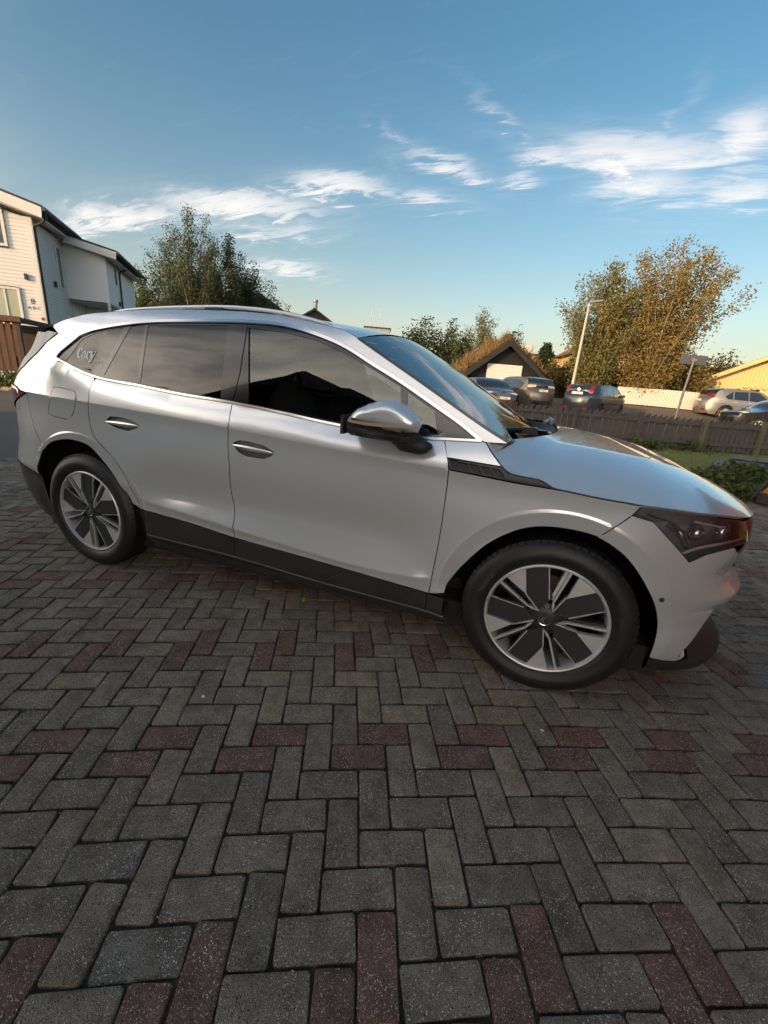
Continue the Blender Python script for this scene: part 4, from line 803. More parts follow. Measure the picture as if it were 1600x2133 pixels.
# ---------------------------------------------------------------- block paving, herringbone
LAT=[-0.609852,0.0912175,-0.0420004,0.000101961,-0.000167829,-0.000404636,-0.573454,0.0411105,0.0947584,-0.000190738,-0.000159626,-4.31131e-06]
def lat(i,j):
    q=LAT; ii=np.clip(i,-24,26); jj=np.clip(j,-12,24)      # the slight bend of the rows stops outside the measured part
    x=q[0]+q[1]*i+q[2]*j+q[3]*ii*ii+q[4]*ii*jj+q[5]*jj*jj; y=q[6]+q[7]*i+q[8]*j+q[9]*ii*ii+q[10]*ii*jj+q[11]*jj*jj
    return np.stack([x,y],-1)
def paver_mat(name,obj):
    m=bpy.data.materials.new(name); m.use_nodes=True; nt=m.node_tree; N=nt.nodes; L=nt.links; b=N['Principled BSDF']; b.inputs['Roughness'].default_value=.82; b.inputs['Specular IOR Level'].default_value=.35
    tc=N.new('ShaderNodeTexCoord'); geo=N.new('ShaderNodeNewGeometry')
    if obj: src=N.new('ShaderNodeObjectInfo').outputs['Color']
    else:
        a=N.new('ShaderNodeAttribute'); a.attribute_name='tone'; src=a.outputs['Color']
    P=geo.outputs['Position']
    def noise(s,d=4,r=.6):
        n=N.new('ShaderNodeTexNoise'); n.inputs['Scale'].default_value=s; n.inputs['Detail'].default_value=d; n.inputs['Roughness'].default_value=r; L.new(P,n.inputs['Vector']); return n.outputs[0]
    def ramp(v,a,c):
        r=N.new('ShaderNodeMapRange'); r.inputs[1].default_value=a; r.inputs[2].default_value=c; L.new(v,r.inputs[0]); return r.outputs[0]
    def mix(f,A,B,mode='MIX'):
        x=N.new('ShaderNodeMix'); x.data_type='RGBA'; x.blend_type=mode
        if isinstance(f,float): x.inputs[0].default_value=f
        else: L.new(f,x.inputs[0])
        for k,s in ((6,A),(7,B)):
            if isinstance(s,tuple): x.inputs[k].default_value=s
            else: L.new(s,x.inputs[k])
        return x.outputs[2]
    c=mix(ramp(noise(14),.35,.7),src,(.55,.52,.48,1),'MULTIPLY')
    c=mix(ramp(noise(2.2,5),.45,.75),c,(.72,.66,.58,1),'MULTIPLY')
    # exposed grit: pale and dark grains
    v1=N.new('ShaderNodeTexVoronoi'); v1.inputs['Scale'].default_value=185; v1.inputs['Randomness'].default_value=1; L.new(P,v1.inputs['Vector'])
    sx=N.new('ShaderNodeSeparateColor'); L.new(v1.outputs['Color'],sx.inputs[0])
    near=ramp(v1.outputs['Distance'],.40,.20); pick=ramp(sx.outputs[0],.52,.60); mu=N.new('ShaderNodeMath'); mu.operation='MULTIPLY'; L.new(near,mu.inputs[0]); L.new(pick,mu.inputs[1])
    g=N.new('ShaderNodeMath'); g.operation='MULTIPLY'; L.new(mu.outputs[0],g.inputs[0]); L.new(ramp(noise(9,6),.36,.62),g.inputs[1])
    c=mix(g.outputs[0],c,(.86,.82,.74,1))
    v3=N.new('ShaderNodeTexVoronoi'); v3.inputs['Scale'].default_value=330; L.new(P,v3.inputs['Vector']); s3=N.new('ShaderNodeSeparateColor'); L.new(v3.outputs['Color'],s3.inputs[0])
    m3=N.new('ShaderNodeMath'); m3.operation='MULTIPLY'; L.new(ramp(v3.outputs['Distance'],.45,.22),m3.inputs[0]); L.new(ramp(s3.outputs[0],.55,.62),m3.inputs[1]); m4=N.new('ShaderNodeMath'); m4.operation='MULTIPLY'; L.new(m3.outputs[0],m4.inputs[0]); m4.inputs[1].default_value=.65
    c=mix(m4.outputs[0],c,(.62,.58,.50,1))
    m5=N.new('ShaderNodeMath'); m5.operation='MULTIPLY'; L.new(ramp(v3.outputs['Distance'],.45,.22),m5.inputs[0]); L.new(ramp(s3.outputs[1],.60,.68),m5.inputs[1])
    c=mix(m5.outputs[0],c,(.03,.027,.024,1))
    dk=ramp(sx.outputs[1],.72,.80); mu2=N.new('ShaderNodeMath'); mu2.operation='MULTIPLY'; L.new(near,mu2.inputs[0]); L.new(dk,mu2.inputs[1])
    c=mix(mu2.outputs[0],c,(.018,.016,.015,1))
    L.new(c,b.inputs['Base Color'])
    v2=N.new('ShaderNodeTexVoronoi'); v2.inputs['Scale'].default_value=380; L.new(P,v2.inputs['Vector'])
    ad=N.new('ShaderNodeMath'); ad.operation='ADD'; L.new(v2.outputs['Distance'],ad.inputs[0]); L.new(noise(140,5),ad.inputs[1])
    bp=N.new('ShaderNodeBump'); bp.inputs['Strength'].default_value=.9; bp.inputs['Distance'].default_value=.0035; L.new(ad.outputs[0],bp.inputs['Height']); L.new(bp.outputs[0],b.inputs['Normal'])
    return m
PAV_O=paver_mat('paving_block',True); PAV_A=paver_mat('paving_block_far',False)
def paver_mesh(seed):
    r=np.random.default_rng(seed); a,b,c=.0966,.0464,.0045
    out=[]
    def ring(x,y,z,j): 
        k=.006; p=[(-x+k,-y),(x-k,-y),(x,-y+k),(x,y-k),(x-k,y),(-x+k,y),(-x,y-k),(-x,-y+k)]
        return [(px+r.normal(0,j),py+r.normal(0,j),z+r.normal(0,j*.6)) for px,py in p]
    v=ring(a,b,-.03,0)+ring(a,b,-c,.0015)+ring(a-.0022,b-.0022,-.0009,.0011)+ring(a-.010,b-.010,.0,.0004)
    f=[(k*8+i,k*8+(i+1)%8,(k+1)*8+(i+1)%8,(k+1)*8+i) for k in range(3) for i in range(8)]+[tuple(24+i for i in range(8))]
    return v,f
PV=[paver_mesh(k) for k in range(8)]; PME=[]
for v,f in PV:
    me=bpy.data.meshes.new('paving_block'); me.from_pydata(v,[],f); me.materials.append(PAV_O); smooth(me,False); PME.append(me)
EDGE=[(-6.70,-2.6),(4.55,-2.6),(4.55,3.95),(3.45,5.5),(2.55,5.95),(-1.5,6.35),(-4.95,5.15),(-6.30,1.55),(-6.70,-1.6)]
bricks=[]
for j in range(-46,92):
    for i in range(-110,80):
        k=(i-j)%4
        if k==0: c=(i+1.0,j+.5); V=False
        elif k==3: c=(i+.5,j+1.0); V=True
        else: continue
        bricks.append((i,j,V,*c))
Bc=np.array([(b[3],b[4]) for b in bricks]); XY=lat(Bc[:,0],Bc[:,1]); dx=lat(Bc[:,0]+.5,Bc[:,1])-lat(Bc[:,0]-.5,Bc[:,1]); dy=lat(Bc[:,0],Bc[:,1]+.5)-lat(Bc[:,0],Bc[:,1]-.5)
keep=inside(XY,EDGE); P3=np.c_[XY,np.zeros(len(XY))]; pp=proj(P3); depth=-((P3-_C)@_M)[:,2]
vis=keep&(depth>.3)&(pp[:,0]>-90)&(pp[:,0]<1690)&(pp[:,1]<2260)&(pp[:,1]>850)
under=(XY[:,0]>-3.5)&(XY[:,0]<.75)&(XY[:,1]>.12)&(XY[:,1]<2.0)
sc=np.where(vis&~under,1/(np.maximum(depth,.1)**3),0); order=np.argsort(-sc); near=set(order[:300].tolist())
r=np.random.default_rng(5)
GREYS=np.array([(.290,.266,.226),(.268,.248,.214),(.306,.280,.236),(.250,.234,.208),(.360,.318,.250),(.205,.197,.188)]); REDS=np.array([(.245,.145,.125),(.225,.138,.122),(.260,.148,.124),(.215,.140,.130)])
def tone(b,k=1.0):
    i,j,V=b[:3]; red=(V and j%12 in (4,5)) or ((not V) and j%12 in (11,0))
    c=(REDS if red else GREYS)[r.integers(4 if red else 6)]*r.uniform(.85,1.12)*k; c=(c*.62+np.array((.190,.125,.112) if red else (.272,.255,.226))*.38)*np.array((1.13,1.0,.88))*1.02; return (*c,1)
fv=[];ff_=[];fc=[]
for n_,b in enumerate(bricks):
    if not keep[n_]: continue
    i,j,V=b[:3]; ax=(dy if V else dx)[n_]; ang=math.atan2(ax[1],ax[0])+r.normal(0,.006)+(math.pi if r.random()<.5 else 0); col=tone(b); z=r.normal(0,.0013); sx=math.hypot(*ax)/.10
    if n_ in near:
        o=bpy.data.objects.new('paving_block',PME[r.integers(8)]); COL.objects.link(o); o.parent=BED; o.location=(XY[n_,0],XY[n_,1],z); o.rotation_euler=(r.normal(0,.006),r.normal(0,.004),ang); o.scale=(min(sx,1.02),min(math.hypot(*(dx if V else dy)[n_])/.1,1.02),1); o.color=col
    elif depth[n_]>-2.5:
        v,f=PV[r.integers(8)]; ca,sa=math.cos(ang),math.sin(ang); o=len(fv); tx,ty=r.normal(0,.006),r.normal(0,.005)
        fv+=[(XY[n_,0]+ca*x-sa*y,XY[n_,1]+sa*x+ca*y,z+q+x*ty+y*tx) for x,y,q in v]; ff_+=[tuple(o+t for t in g) for g in f]; fc.append(col)
me=bpy.data.meshes.new('paving_blocks'); me.from_pydata(fv,[],ff_); at_=me.attributes.new('tone','FLOAT_COLOR','FACE'); nf=len(PV[0][1]); at_.data.foreach_set('color',np.repeat(np.array(fc),nf,0).ravel())
PB=link('paving_blocks',me,BED,PAV_A); stuff(PB)
# ---------------------------------------------------------------- foliage
LEAFM={}
def leafmat(name,c1,c2,trans=.25):
    m=bpy.data.materials.new(name); m.use_nodes=True; nt=m.node_tree; N=nt.nodes; L=nt.links; b=N['Principled BSDF']; b.inputs['Roughness'].default_value=.6; b.inputs['Specular IOR Level'].default_value=.25
    g=N.new('ShaderNodeNewGeometry'); mx=N.new('ShaderNodeMix'); mx.data_type='RGBA'; L.new(g.outputs['Random Per Island'],mx.inputs[0]); mx.inputs[6].default_value=(*c1,1); mx.inputs[7].default_value=(*c2,1); L.new(mx.outputs[2],b.inputs['Base Color'])
    t=N.new('ShaderNodeBsdfTranslucent'); L.new(mx.outputs[2],t.inputs[0]); ms=N.new('ShaderNodeMixShader'); ms.inputs[0].default_value=trans; o=N['Material Output']
    L.new(b.outputs[0],ms.inputs[1]); L.new(t.outputs[0],ms.inputs[2]); L.new(ms.outputs[0],o.inputs[0]); return m
def leaves(centres,n,spread,size,rng,droop=0.0,shape=1.9):
    """n leaf blades scattered round each centre; returns verts, faces"""
    C=np.repeat(np.asarray(centres),n,0)+np.clip(rng.normal(0,1,(len(centres)*n,3)),-1.7,1.7)*spread
    if droop: C[:,2]-=np.abs(rng.normal(0,droop,len(C)))
    m=len(C); d=rng.normal(0,1,(m,3)); 
    if droop: d[:,2]-=1.0
    d/=np.linalg.norm(d,axis=1)[:,None]; e=np.cross(d,rng.normal(0,1,(m,3))); e/=np.linalg.norm(e,axis=1)[:,None]+1e-9
    s=size*rng.uniform(.6,1.35,(m,1)); a=C-d*s; b=C+e*s/shape; c=C+d*s; q=C-e*s/shape
    v=np.stack([a,b,c,q],1).reshape(-1,3); i=np.arange(m)*4; return v,np.stack([i,i+1,i+2,i+3],1)
def fastmesh(name,v,f,mat,parent=None,org=None):
    v=np.asarray(v,float)-(np.asarray(org) if org is not None else 0); f=np.asarray(f,int); me=bpy.data.meshes.new(name); me.vertices.add(len(v)); me.vertices.foreach_set('co',v.ravel()); k=f.shape[1]
    me.loops.add(f.size); me.loops.foreach_set('vertex_index',f.ravel()); me.polygons.add(len(f)); me.polygons.foreach_set('loop_start',np.arange(len(f))*k); me.update(calc_edges=True); me.validate()
    return link(name,me,parent,mat)
BARKS=dict(birch=mk('birch_bark',(.35,.30,.25),rough=.8,noise=(3,.8,(.10,.08,.07))),dark=mk('dark_bark',(.07,.055,.045),rough=.9,bump=(20,.6)))
def tree(name,label,base,H,crown,nb,nleaf,size,mat,seed,stems=1,bark='dark',up=.75,group='trees beyond the car',bare=.25,spread=.35,droop=0.0,lean=(0,0)):
    """crown(t) gives the crown radius at relative height t"""
    rng=np.random.default_rng(seed); root=empty(name,base); tag(root,label,'tree',group); mb=MB(); cen=[]; lx,ly=lean
    for s in range(stems):
        sa=rng.uniform(0,6.28); so=0 if stems==1 else rng.uniform(.1,.5)*crown(.5); hh=H*(1 if s==0 else rng.uniform(.72,.97))
        tr=[]; 
        for t in np.linspace(0,1,9): tr.append(np.array((math.cos(sa)*so*t**.8+lx*t*t+rng.normal(0,.02*H*t*.4),math.sin(sa)*so*t**.8+ly*t*t+rng.normal(0,.02*H*t*.4),hh*t)))
        r0=.018*H/(stems**.4); mb.tube(tr,[r0*(1-.93*i/8) for i in range(9)],7)
        tr=np.array(tr)
        for k in range(nb//stems):
            t=bare+(1-bare)*rng.random()**.85; p=np.array([np.interp(t,np.linspace(0,1,9),tr[:,q]) for q in range(3)]); a=rng.uniform(0,6.28); Rr=crown(t)*rng.uniform(.55,1.05)
            if stems>1: Rr*=.75
            d=np.array((math.cos(a),math.sin(a),0)); L=[p+d*Rr*u+np.array((0,0,Rr*up*u**1.2)) + rng.normal(0,.03*Rr,3)*u for u in (0,.35,.7,1.0)]
            mb.tube(L,[r0*.30*(1-t*.6),r0*.2*(1-t*.6),r0*.11,r0*.04],4,False)
            for u in np.linspace(.3,1.0,6): cen.append(np.array([np.interp(u,(0,.35,.7,1.0),[q[m] for q in L]) for m in range(3)])+rng.normal(0,.10*Rr+.05,3))
    o=mb.build('trunk',BARKS[bark],root,True)
    v,f=leaves(np.array(cen),nleaf,spread,size,rng,droop); fastmesh('crown',v,f,mat,root)
    return root
def fan_tree(name,label,base,H,Wd,nst,nleaf,size,mat,seed,bark='birch',group='trees beyond the car',twigs=14,droop=0.0,fine=.30,lean=(0,0),vase=.55,low=.25,dome=.45):
    rng=np.random.default_rng(seed); root=empty(name,base); tag(root,label,'tree',group); mb=MB(); cen=[]
    for k in range(nst):
        a=k*2.399+rng.normal(0,.25); rho=math.sqrt((k+.6)/nst)*rng.uniform(.8,1.05); tip=np.array((Wd*rho*math.cos(a)+lean[0]*rho,Wd*rho*math.sin(a)+lean[1],H*(1-dome*rho**2)*rng.uniform(.84,1.0)))
        if k==0: tip=np.array((lean[0]*.3,0,H))
        c=np.array((tip[0]*.22,tip[1]*.22,tip[2]*vase)); tt_=np.linspace(0,1,9); Pp=[2*(1-t)*t*c+t*t*tip+rng.normal(0,.006*H,3)*t for t in tt_]; Pp[0]=np.zeros(3)
        r0=.011*H*(1-.45*rho); mb.tube([tuple(q) for q in Pp],[max(.010,r0*(1-.9*t)) for t in tt_],6); Pp=np.array(Pp)
        for q in range(twigs):
            t=low+(1-low)*(q+rng.random())/twigs; p=np.array([np.interp(t,tt_,Pp[:,m]) for m in range(3)]); d=rng.normal(0,1,3); d[:2]+=.5*np.array((math.cos(a),math.sin(a))); d[2]=abs(d[2])*.8+.35-droop; d/=np.linalg.norm(d); l=.135*H*(1.12-t)*rng.uniform(.6,1.2)+.10
            e=p+d*l; e[2]-=droop*l*.5; mb.tube([tuple(p),tuple((p+e)/2+np.array((0,0,.05*l))),tuple(e)],[.016,.010,.004],3,False)
            for u in (.35,.7,1.0): cen.append(p+(e-p)*u)
    o=mb.build('trunk',BARKS[bark],root,True); v,f=leaves(np.array(cen),nleaf,fine,size,rng,droop*.35); fastmesh('crown',v,f,mat,root); return root
def bush(name,label,base,rad,n,size,mat,seed,cat='bush',group=None,stem=True):
    rng=np.random.default_rng(seed); root=empty(name,base); tag(root,label,cat,group); c=[]; mb=MB()
    for k in range(150):
        d=rng.normal(0,1,3); d/=np.linalg.norm(d); d[2]=abs(d[2]); q=d*np.array(rad)*rng.uniform(.5,1.0); c.append(q)
        if k<9: mb.tube([(q[0]*.15,q[1]*.15,0),(q[0]*.6,q[1]*.6,q[2]*.6),tuple(q)],[.03,.018,.006],5,False)
    mb.build('stem',BARKS['dark'],root,True); v,f=leaves(np.array(c),n,np.array(rad)*.11,size,rng); fastmesh('foliage',v,f,mat,root); return root
LF_BIRCH=leafmat('birch_leaf',(.052,.076,.036),(.110,.128,.062)); LF_DARK=leafmat('dark_leaf',(.020,.030,.012),(.055,.065,.025)); LF_AUT=leafmat('autumn_leaf',(.135,.118,.034),(.300,.205,.062)); LF_WILLOW=leafmat('willow_leaf',(.105,.120,.040),(.215,.190,.068)); LF_GREEN=leafmat('green_leaf',(.045,.075,.018),(.11,.13,.035)); LF_CON=leafmat('needle',(.018,.032,.016),(.040,.055,.028),.1); DRYG=leafmat('dry_grass',(.20,.13,.06),(.33,.21,.10))
def foot(px,py,Y):
    q=at(px,py,Y); return (q[0],q[1],float(gz(q[0],q[1]))-.05)
def topz(px,py,Y): return at(px,py,Y)[2]

# ---------------------------------------------------------------- trees
def T_(px,py_top,Y,**k):
    b=foot(px,py_top,Y); return b,topz(px,py_top,Y)-b[2]
egg=lambda w,lo=.25: (lambda t: w*max(.06,math.sin(math.pi*min(1,max(0,(t-lo*.6)/(1.02-lo*.6))))**.7)*(1-.35*t))
b,h=T_(392,428,40); fan_tree('birch_tree','tall open-crowned birch standing above the silver car roof, tallest of the left trees',b,h,5.2,28,32,.10,LF_BIRCH,1,droop=.45,fine=.36,twigs=15,vase=.62,low=.2,dome=.38)
b,h=T_(478,488,43); fan_tree('pine_tree','dense dark tree right of the tall birch, behind the black chimney',b,h,4.2,20,44,.10,LF_DARK,2,bark='dark',fine=.34,twigs=16,vase=.6,low=.12,dome=.5)
b,h=T_(528,556,46); fan_tree('broadleaf_tree','rounded olive tree at the right end of the left group, above the gabled roof',b,h,5.0,20,28,.12,LF_BIRCH,3,bark='dark',fine=.4,twigs=13,low=.12,dome=.6)
b,h=T_(288,556,36); fan_tree('broadleaf_tree','low green tree between the white house and the tall birch',b,h,4.4,20,30,.11,LF_GREEN,4,bark='dark',fine=.36,twigs=13,low=.1,dome=.5)
b,h=T_(340,505,38); fan_tree('birch_tree','slim birch leaning against the left flank of the tallest birch',b,h,2.7,12,18,.09,LF_BIRCH,14,droop=.4,fine=.34,twigs=14,low=.15)
b,h=T_(596,636,60); fan_tree('broadleaf_tree','small treetop showing between the two dark roofs',b,h,2.4,9,10,.17,LF_AUT,5,bark='dark',fine=.35,twigs=9)
b,h=T_(1012,650,44); fan_tree('broadleaf_tree','small round tree rising behind the sod-roofed garage',b,h,2.1,10,24,.09,LF_WILLOW,6,bark='dark',fine=.30,twigs=12,low=.35)
b,h=T_(885,682,42); bush('hedge_bush','wide dark green bush behind the sod roof, left of the round tree',b,(3.4,2.2,h),130,.11,LF_DARK,7)
b,h=T_(945,684,43); bush('hedge_bush','smaller olive bush behind the sod roof, close to the round tree',b,(2.2,2.0,h),110,.11,LF_BIRCH,17)
b,h=T_(1080,698,46); bush('hedge_bush','dark pointed bush right behind the garage gable',b,(1.4,1.4,h),36,.10,LF_DARK,8)
b,h=T_(1285,548,31); fan_tree('willow_tree','upright leafy tree behind the lamp post, left half of the big pair',b,h,3.3,24,26,.078,LF_WILLOW,9,fine=.28,twigs=17,low=.06,vase=.5,dome=.42,group='trees beyond the white fence')
b,h=T_(1425,500,30); fan_tree('willow_tree','big wind-blown tree behind the street sign, right half of the pair',b,h,4.3,34,22,.075,LF_AUT,10,fine=.26,twigs=17,low=.08,vase=.5,dome=.36,group='trees beyond the white fence',lean=(.15,0))
for k,(px,py,Y,rx,m) in enumerate(((1180,748,36,1.9,LF_AUT),(1235,748,35,2.6,LF_DARK),(1300,752,34,2.6,LF_DARK),(1365,740,33,2.6,LF_WILLOW),(1425,735,33,2.4,LF_AUT),(1480,738,36,3.0,LF_AUT),(1130,772,40,1.6,LF_DARK))):
    b,h=T_(px,py,Y); bush('garden_bush',['brown-tinged rounded bush left of the lamp post','dark bush right behind the lamp post foot','dark bush over the left end of the white fence','olive bush over the middle of the white fence','golden bush just left of the street sign','golden bush between the street sign and yellow gable','small green bush right of the garage roof'][k],b,(rx,1.6,h),60,.10,m,20+k,group='bushes behind the white fence')
def conifer(px,py,Y,label,seed,w):
    b,h=T_(px,py,Y); rng=np.random.default_rng(seed); root=empty('spruce_tree',b); tag(root,label,'tree'); mb=MB(); mb.tube([(0,0,0),(0,0,h*.6),(0,0,h)],[.14,.08,.01],7); c=[]
    for k in range(90):
        t=.12+.86*k/90; a=k*2.4; Rr=w*(1-t)**.8*rng.uniform(.75,1.1)+.08; mb.tube([(0,0,h*t),(math.cos(a)*Rr*.6,math.sin(a)*Rr*.6,h*t-.02*Rr),(math.cos(a)*Rr,math.sin(a)*Rr,h*t+.22*Rr)],[.025,.015,.005],4,False)
        for u in (.35,.6,.8,1): c.append((math.cos(a)*Rr*u,math.sin(a)*Rr*u,h*t+.1*Rr*u))
    mb.build('trunk',BARKS['dark'],root,True); v,f=leaves(np.array(c),14,.12,.10,rng); fastmesh('crown',v,f,LF_CON,root)
conifer(1141,716,38,'young spruce with open top left of the lamp post',31,1.7)
# ---------------------------------------------------------------- houses
WHITE=mk('white_house_paint',(.70,.69,.67),rough=.65,noise=(1.2,.4,(.60,.58,.55)),bump=(25,.15,(1,1,8)))
STUC=mk('white_render',(.82,.82,.81),rough=.85,noise=(.8,.4,(.75,.75,.74)),bump=(70,.3))
SOFF=mk('white_soffit',(.6,.6,.6),rough=.7)
GUT=mk('dark_gutter',(.025,.03,.04),rough=.4)
ROOFD=mk('dark_roof_tile',(.03,.03,.035),rough=.7,bump=(18,.5))
WPANE=mk('window_pane',(.03,.035,.04),rough=.06,coat=.6)
WPALE=mk('curtained_pane',(.42,.46,.36),rough=.15,coat=.6)
d1=Vector((.788,.616,0)); d2=Vector((-.616,.788,0)); C1=Vector((-21.07,12.0,0))
WH=empty('white_house',C1,math.atan2(.616,.788)); tag(WH,'white clapboard two-storey house with black downpipes at the left edge','house')
# local frame: +x = along the front gable (to the right), +y = away
def lb(name,a,b,mat,parent=WH,bevel=0):
    m=MB(); m.box(a,b); return m.build(name,mat,parent,bevel=bevel)
m=MB(); m.prism([(-9,-.1),(0,-.1),(0,6.42),(-4.5,7.55),(-9,6.42)],0.03,3.6); m.build('wall',WHITE,WH)
def board_me(L):
    me=bpy.data.meshes.new('board'); v=[(0,-.006,0),(L,-.006,0),(L,-.024,.004),(0,-.024,.004),(0,-.010,.136),(L,-.010,.136),(L,.02,.136),(0,.02,.136),(0,.02,0),(L,.02,0)]
    me.from_pydata(v,[],[(0,1,2,3)[::-1],(3,2,5,4),(4,5,6,7),(0,3,4,7,8),(1,9,6,5,2)]); me.materials.append(WHITE); return me
bf=board_me(9.0); bs=board_me(3.05)
for k in range(45):
    z=1.0+k*.138
    xl=-9.0
    if z<6.40: L=1.0
    else: continue
    o=bpy.data.objects.new('board',bf); COL.objects.link(o); o.parent=WH; o.location=(xl,0,z)
    if z<6.35:
        o=bpy.data.objects.new('board',bs); COL.objects.link(o); o.parent=WH; o.location=(0.0,.05,z); o.rotation_euler=(0,0,R(90))
for k in range(8):
    z=6.40+k*.138; L=9.0-2*(z-6.30)*3.95
    if L>.3:
        o=bpy.data.objects.new('board',board_me(L)); COL.objects.link(o); o.parent=WH; o.location=(-4.5-L/2,0,z)
lb('corner_board',(-.13,-.045,.6),(.0,-.026,6.45),WHITE); lb('corner_board',(.012,-.045,.6),(.03,.10,6.45),WHITE)
# roof with rake board, soffit and gutter
m=MB(); m.prism([(-4.5,8.10),(.62,6.82),(.62,6.90),(-4.5,8.20),(-9.6,6.9),(-9.6,6.82)],-.55,4.2); m.build('roof',ROOFD,WH)
m=MB(); m.prism([(-4.5,7.72),(.56,6.45),(.60,6.82),(-4.5,8.09)],-.56,-.52); m.build('rake_board',WHITE,WH)
m=MB(); m.prism([(-4.5,7.60),(.56,6.44),(.56,6.47),(-4.5,7.63)],-.51,3.3); m.build('soffit',SOFF,WH)
m=MB(); m.tube([(.66,-.56,6.78),(.66,3.4,6.78)],.085,10); shade_auto(m.build('gutter',GUT,WH))
m=MB(); m.tube([(.66,-.40,6.72),(.64,-.36,6.50),(.50,-.25,6.38),(.14,.02,6.28),(.06,.05,6.15),(.06,.06,.8)],.045,8); shade_auto(m.build('downpipe',GUT,WH))
def window(parent,x0,x1,z0,z1,y=-.03,pane=WPANE,mull=None,frame=.10,rot=0,px=0,mat=None):
    mat=mat or WHITE
    m=MB(); t=.06
    for a,b in (((x0-frame,y-t,z0-frame),(x0,y,z1+frame)),((x1,y-t,z0-frame),(x1+frame,y,z1+frame)),((x0,y-t,z1),(x1,y,z1+frame)),((x0,y-t,z0-frame),(x1,y,z0))): m.box(a,b)
    if mull is not None: m.box((mull-.03,y-t+.01,z0),(mull+.03,y,z1))
    w=m.build('window',mat,parent); m=MB(); m.box((x0,y-.02,z0),(x1,y-.005,z1)); m.build('pane',pane,w)
    m=MB(); m.box((x0-frame,y-t-.03,z0-frame-.02),(x1+frame,y-.002,z0-frame)); m.build('sill',GUT,w)
    m=MB(); m.box((x0-frame,y-t-.02,z1+frame),(x1+frame,y-.002,z1+frame+.025)); m.build('head_flashing',GUT,w)
    return w
window(WH,-2.2,-1.02,5.40,6.52,mull=-1.35); window(WH,-2.4,-.88,2.55,3.70,pane=WPALE,mull=-1.32)
for p,rz,c in (((-.47,-.03,4.26),0,0),((.03,1.44,4.28),R(90),1)):
    m=MB(); m.box((-.05,-.10,-.12),(.05,-.01,.12)); m.box((-.02,-.02,-.03),(.02,.0,.03)); o=m.build('wall_lamp',GUT,WH); o.location=p; o.rotation_euler=(0,0,rz)
for txt,x,z,s in (('8',-.47,3.22,.32),('A B C',-.60,3.00,.19)):
    v,f=textmesh(txt,s); mesh('house_number',np.stack([v[:,0]+x,np.full(len(v),-.033),v[:,1]+z],1),f,GUT,WH)
lb('mailbox_light',(-.16,-.06,2.60),(-.05,-.046,2.72),mk('red_plate',(.3,.04,.03),rough=.5))
# narrow window on the side wall
m=MB(); m.box((.025,2.05,4.15),(.06,2.75,6.05)); w=m.build('window',WHITE,WH); m=MB(); m.box((.055,2.22,4.28),(.068,2.58,5.95)); m.build('pane',WPANE,w)
# second unit, set back, upper floor over a carport
m=MB(); m.prism([(0.0,3.92),(1.80,3.92),(1.80,6.12),(0.0,6.50)],3.09,9.2); m.build('upper_wall',STUC,WH)
m=MB(); m.prism([(-1.0,6.86),(2.42,6.20),(2.42,6.28),(-1.0,6.95)],2.6,9.8); m.build('roof',ROOFD,WH)
m=MB(); m.prism([(.30,6.30),(2.38,5.88),(2.42,6.19),(.30,6.60)],2.58,2.62); m.build('rake_board',WHITE,WH)
m=MB(); m.prism([(.2,6.30),(2.36,5.87),(2.36,5.89),(.2,6.33)],2.63,9.4); m.build('soffit',SOFF,WH)
m=MB(); m.tube([(2.46,2.60,6.18),(2.46,9.6,6.18)],.075,10); shade_auto(m.build('gutter',GUT,WH))
m=MB(); m.tube([(2.46,5.2,6.12),(2.40,5.3,5.95),(1.92,5.45,5.80),(1.86,5.46,5.70),(1.86,5.46,1.0)],.045,8); shade_auto(m.build('downpipe',GUT,WH))
m=MB(); m.box((1.80,3.09,-.1),(1.68,3.22,3.92)); m.build('carport_post',WHITE,WH)
m=MB(); m.box((0.02,5.6,-.1),(1.79,5.8,3.92)); m.build('carport_wall',STUC,WH); m=MB(); m.box((0.05,3.4,3.85),(1.78,5.6,3.90)); m.build('carport_ceiling',SOFF,WH)
m=MB(); m.box((1.60,5.8,-.1),(1.795,9.2,3.92)); m.build('lower_wall',STUC,WH)
m=MB(); m.box((-3.2,3.62,-.1),(.02,9.2,6.3)); m.build('party_wall',STUC,WH)
m=MB(); m.box((1.80,4.52,4.95),(1.825,4.95,5.85)); w=m.build('window',WHITE,WH); m=MB(); m.box((1.82,4.60,5.02),(1.832,4.86,5.78)); m.build('pane',WPANE,w)
m=MB(); m.box((1.81,4.9,4.0),(1.90,5.0,4.22)); m.build('wall_lamp',GUT,WH)
# slatted bin shelter
WOOD=mk('brown_stained_wood',(.14,.062,.034),rough=.75,noise=(5,.7,(.085,.045,.030)),bump=(30,.4,(8,8,1)))
WOODD=mk('dark_old_wood',(.060,.045,.036),rough=.85,noise=(4,.6,(.09,.075,.06)),bump=(40,.4,(8,8,1)))
sp=np.array(at(60,805,8.9)); SH=empty('bin_shelter',(sp[0],sp[1],-.02),R(38)); tag(SH,'brown slatted wooden bin shelter in front of the white house','shelter')
hz=at(22,640,8.9)[2]
for k in range(14):
    m=MB(); m.box((-.16-k*.205,-.03,.10),(-.02-k*.205,.0,2.25+.0*k)); o=m.build('slat',WOOD,SH)
for k in range(12):
    m=MB(); m.box((.02,.10+k*.28,.10),(.05,.24+k*.28,2.2)); 
    if k>3: m.build('slat',WOODD,SH)
for x,y in ((0,0),(-2.8,0),(0,3.4),(-2.8,3.4)):
    m=MB(); m.box((x-.06,y-.06,0),(x+.06,y+.06,2.35)); m.build('post',WOODD,SH)
for k in range(15):
    m=MB(); m.box((-2.9,-.1+k*.25,2.36+.02*k*0),(.15,.04+k*.25,2.40)); m.build('roof_slat',WOODD,SH)
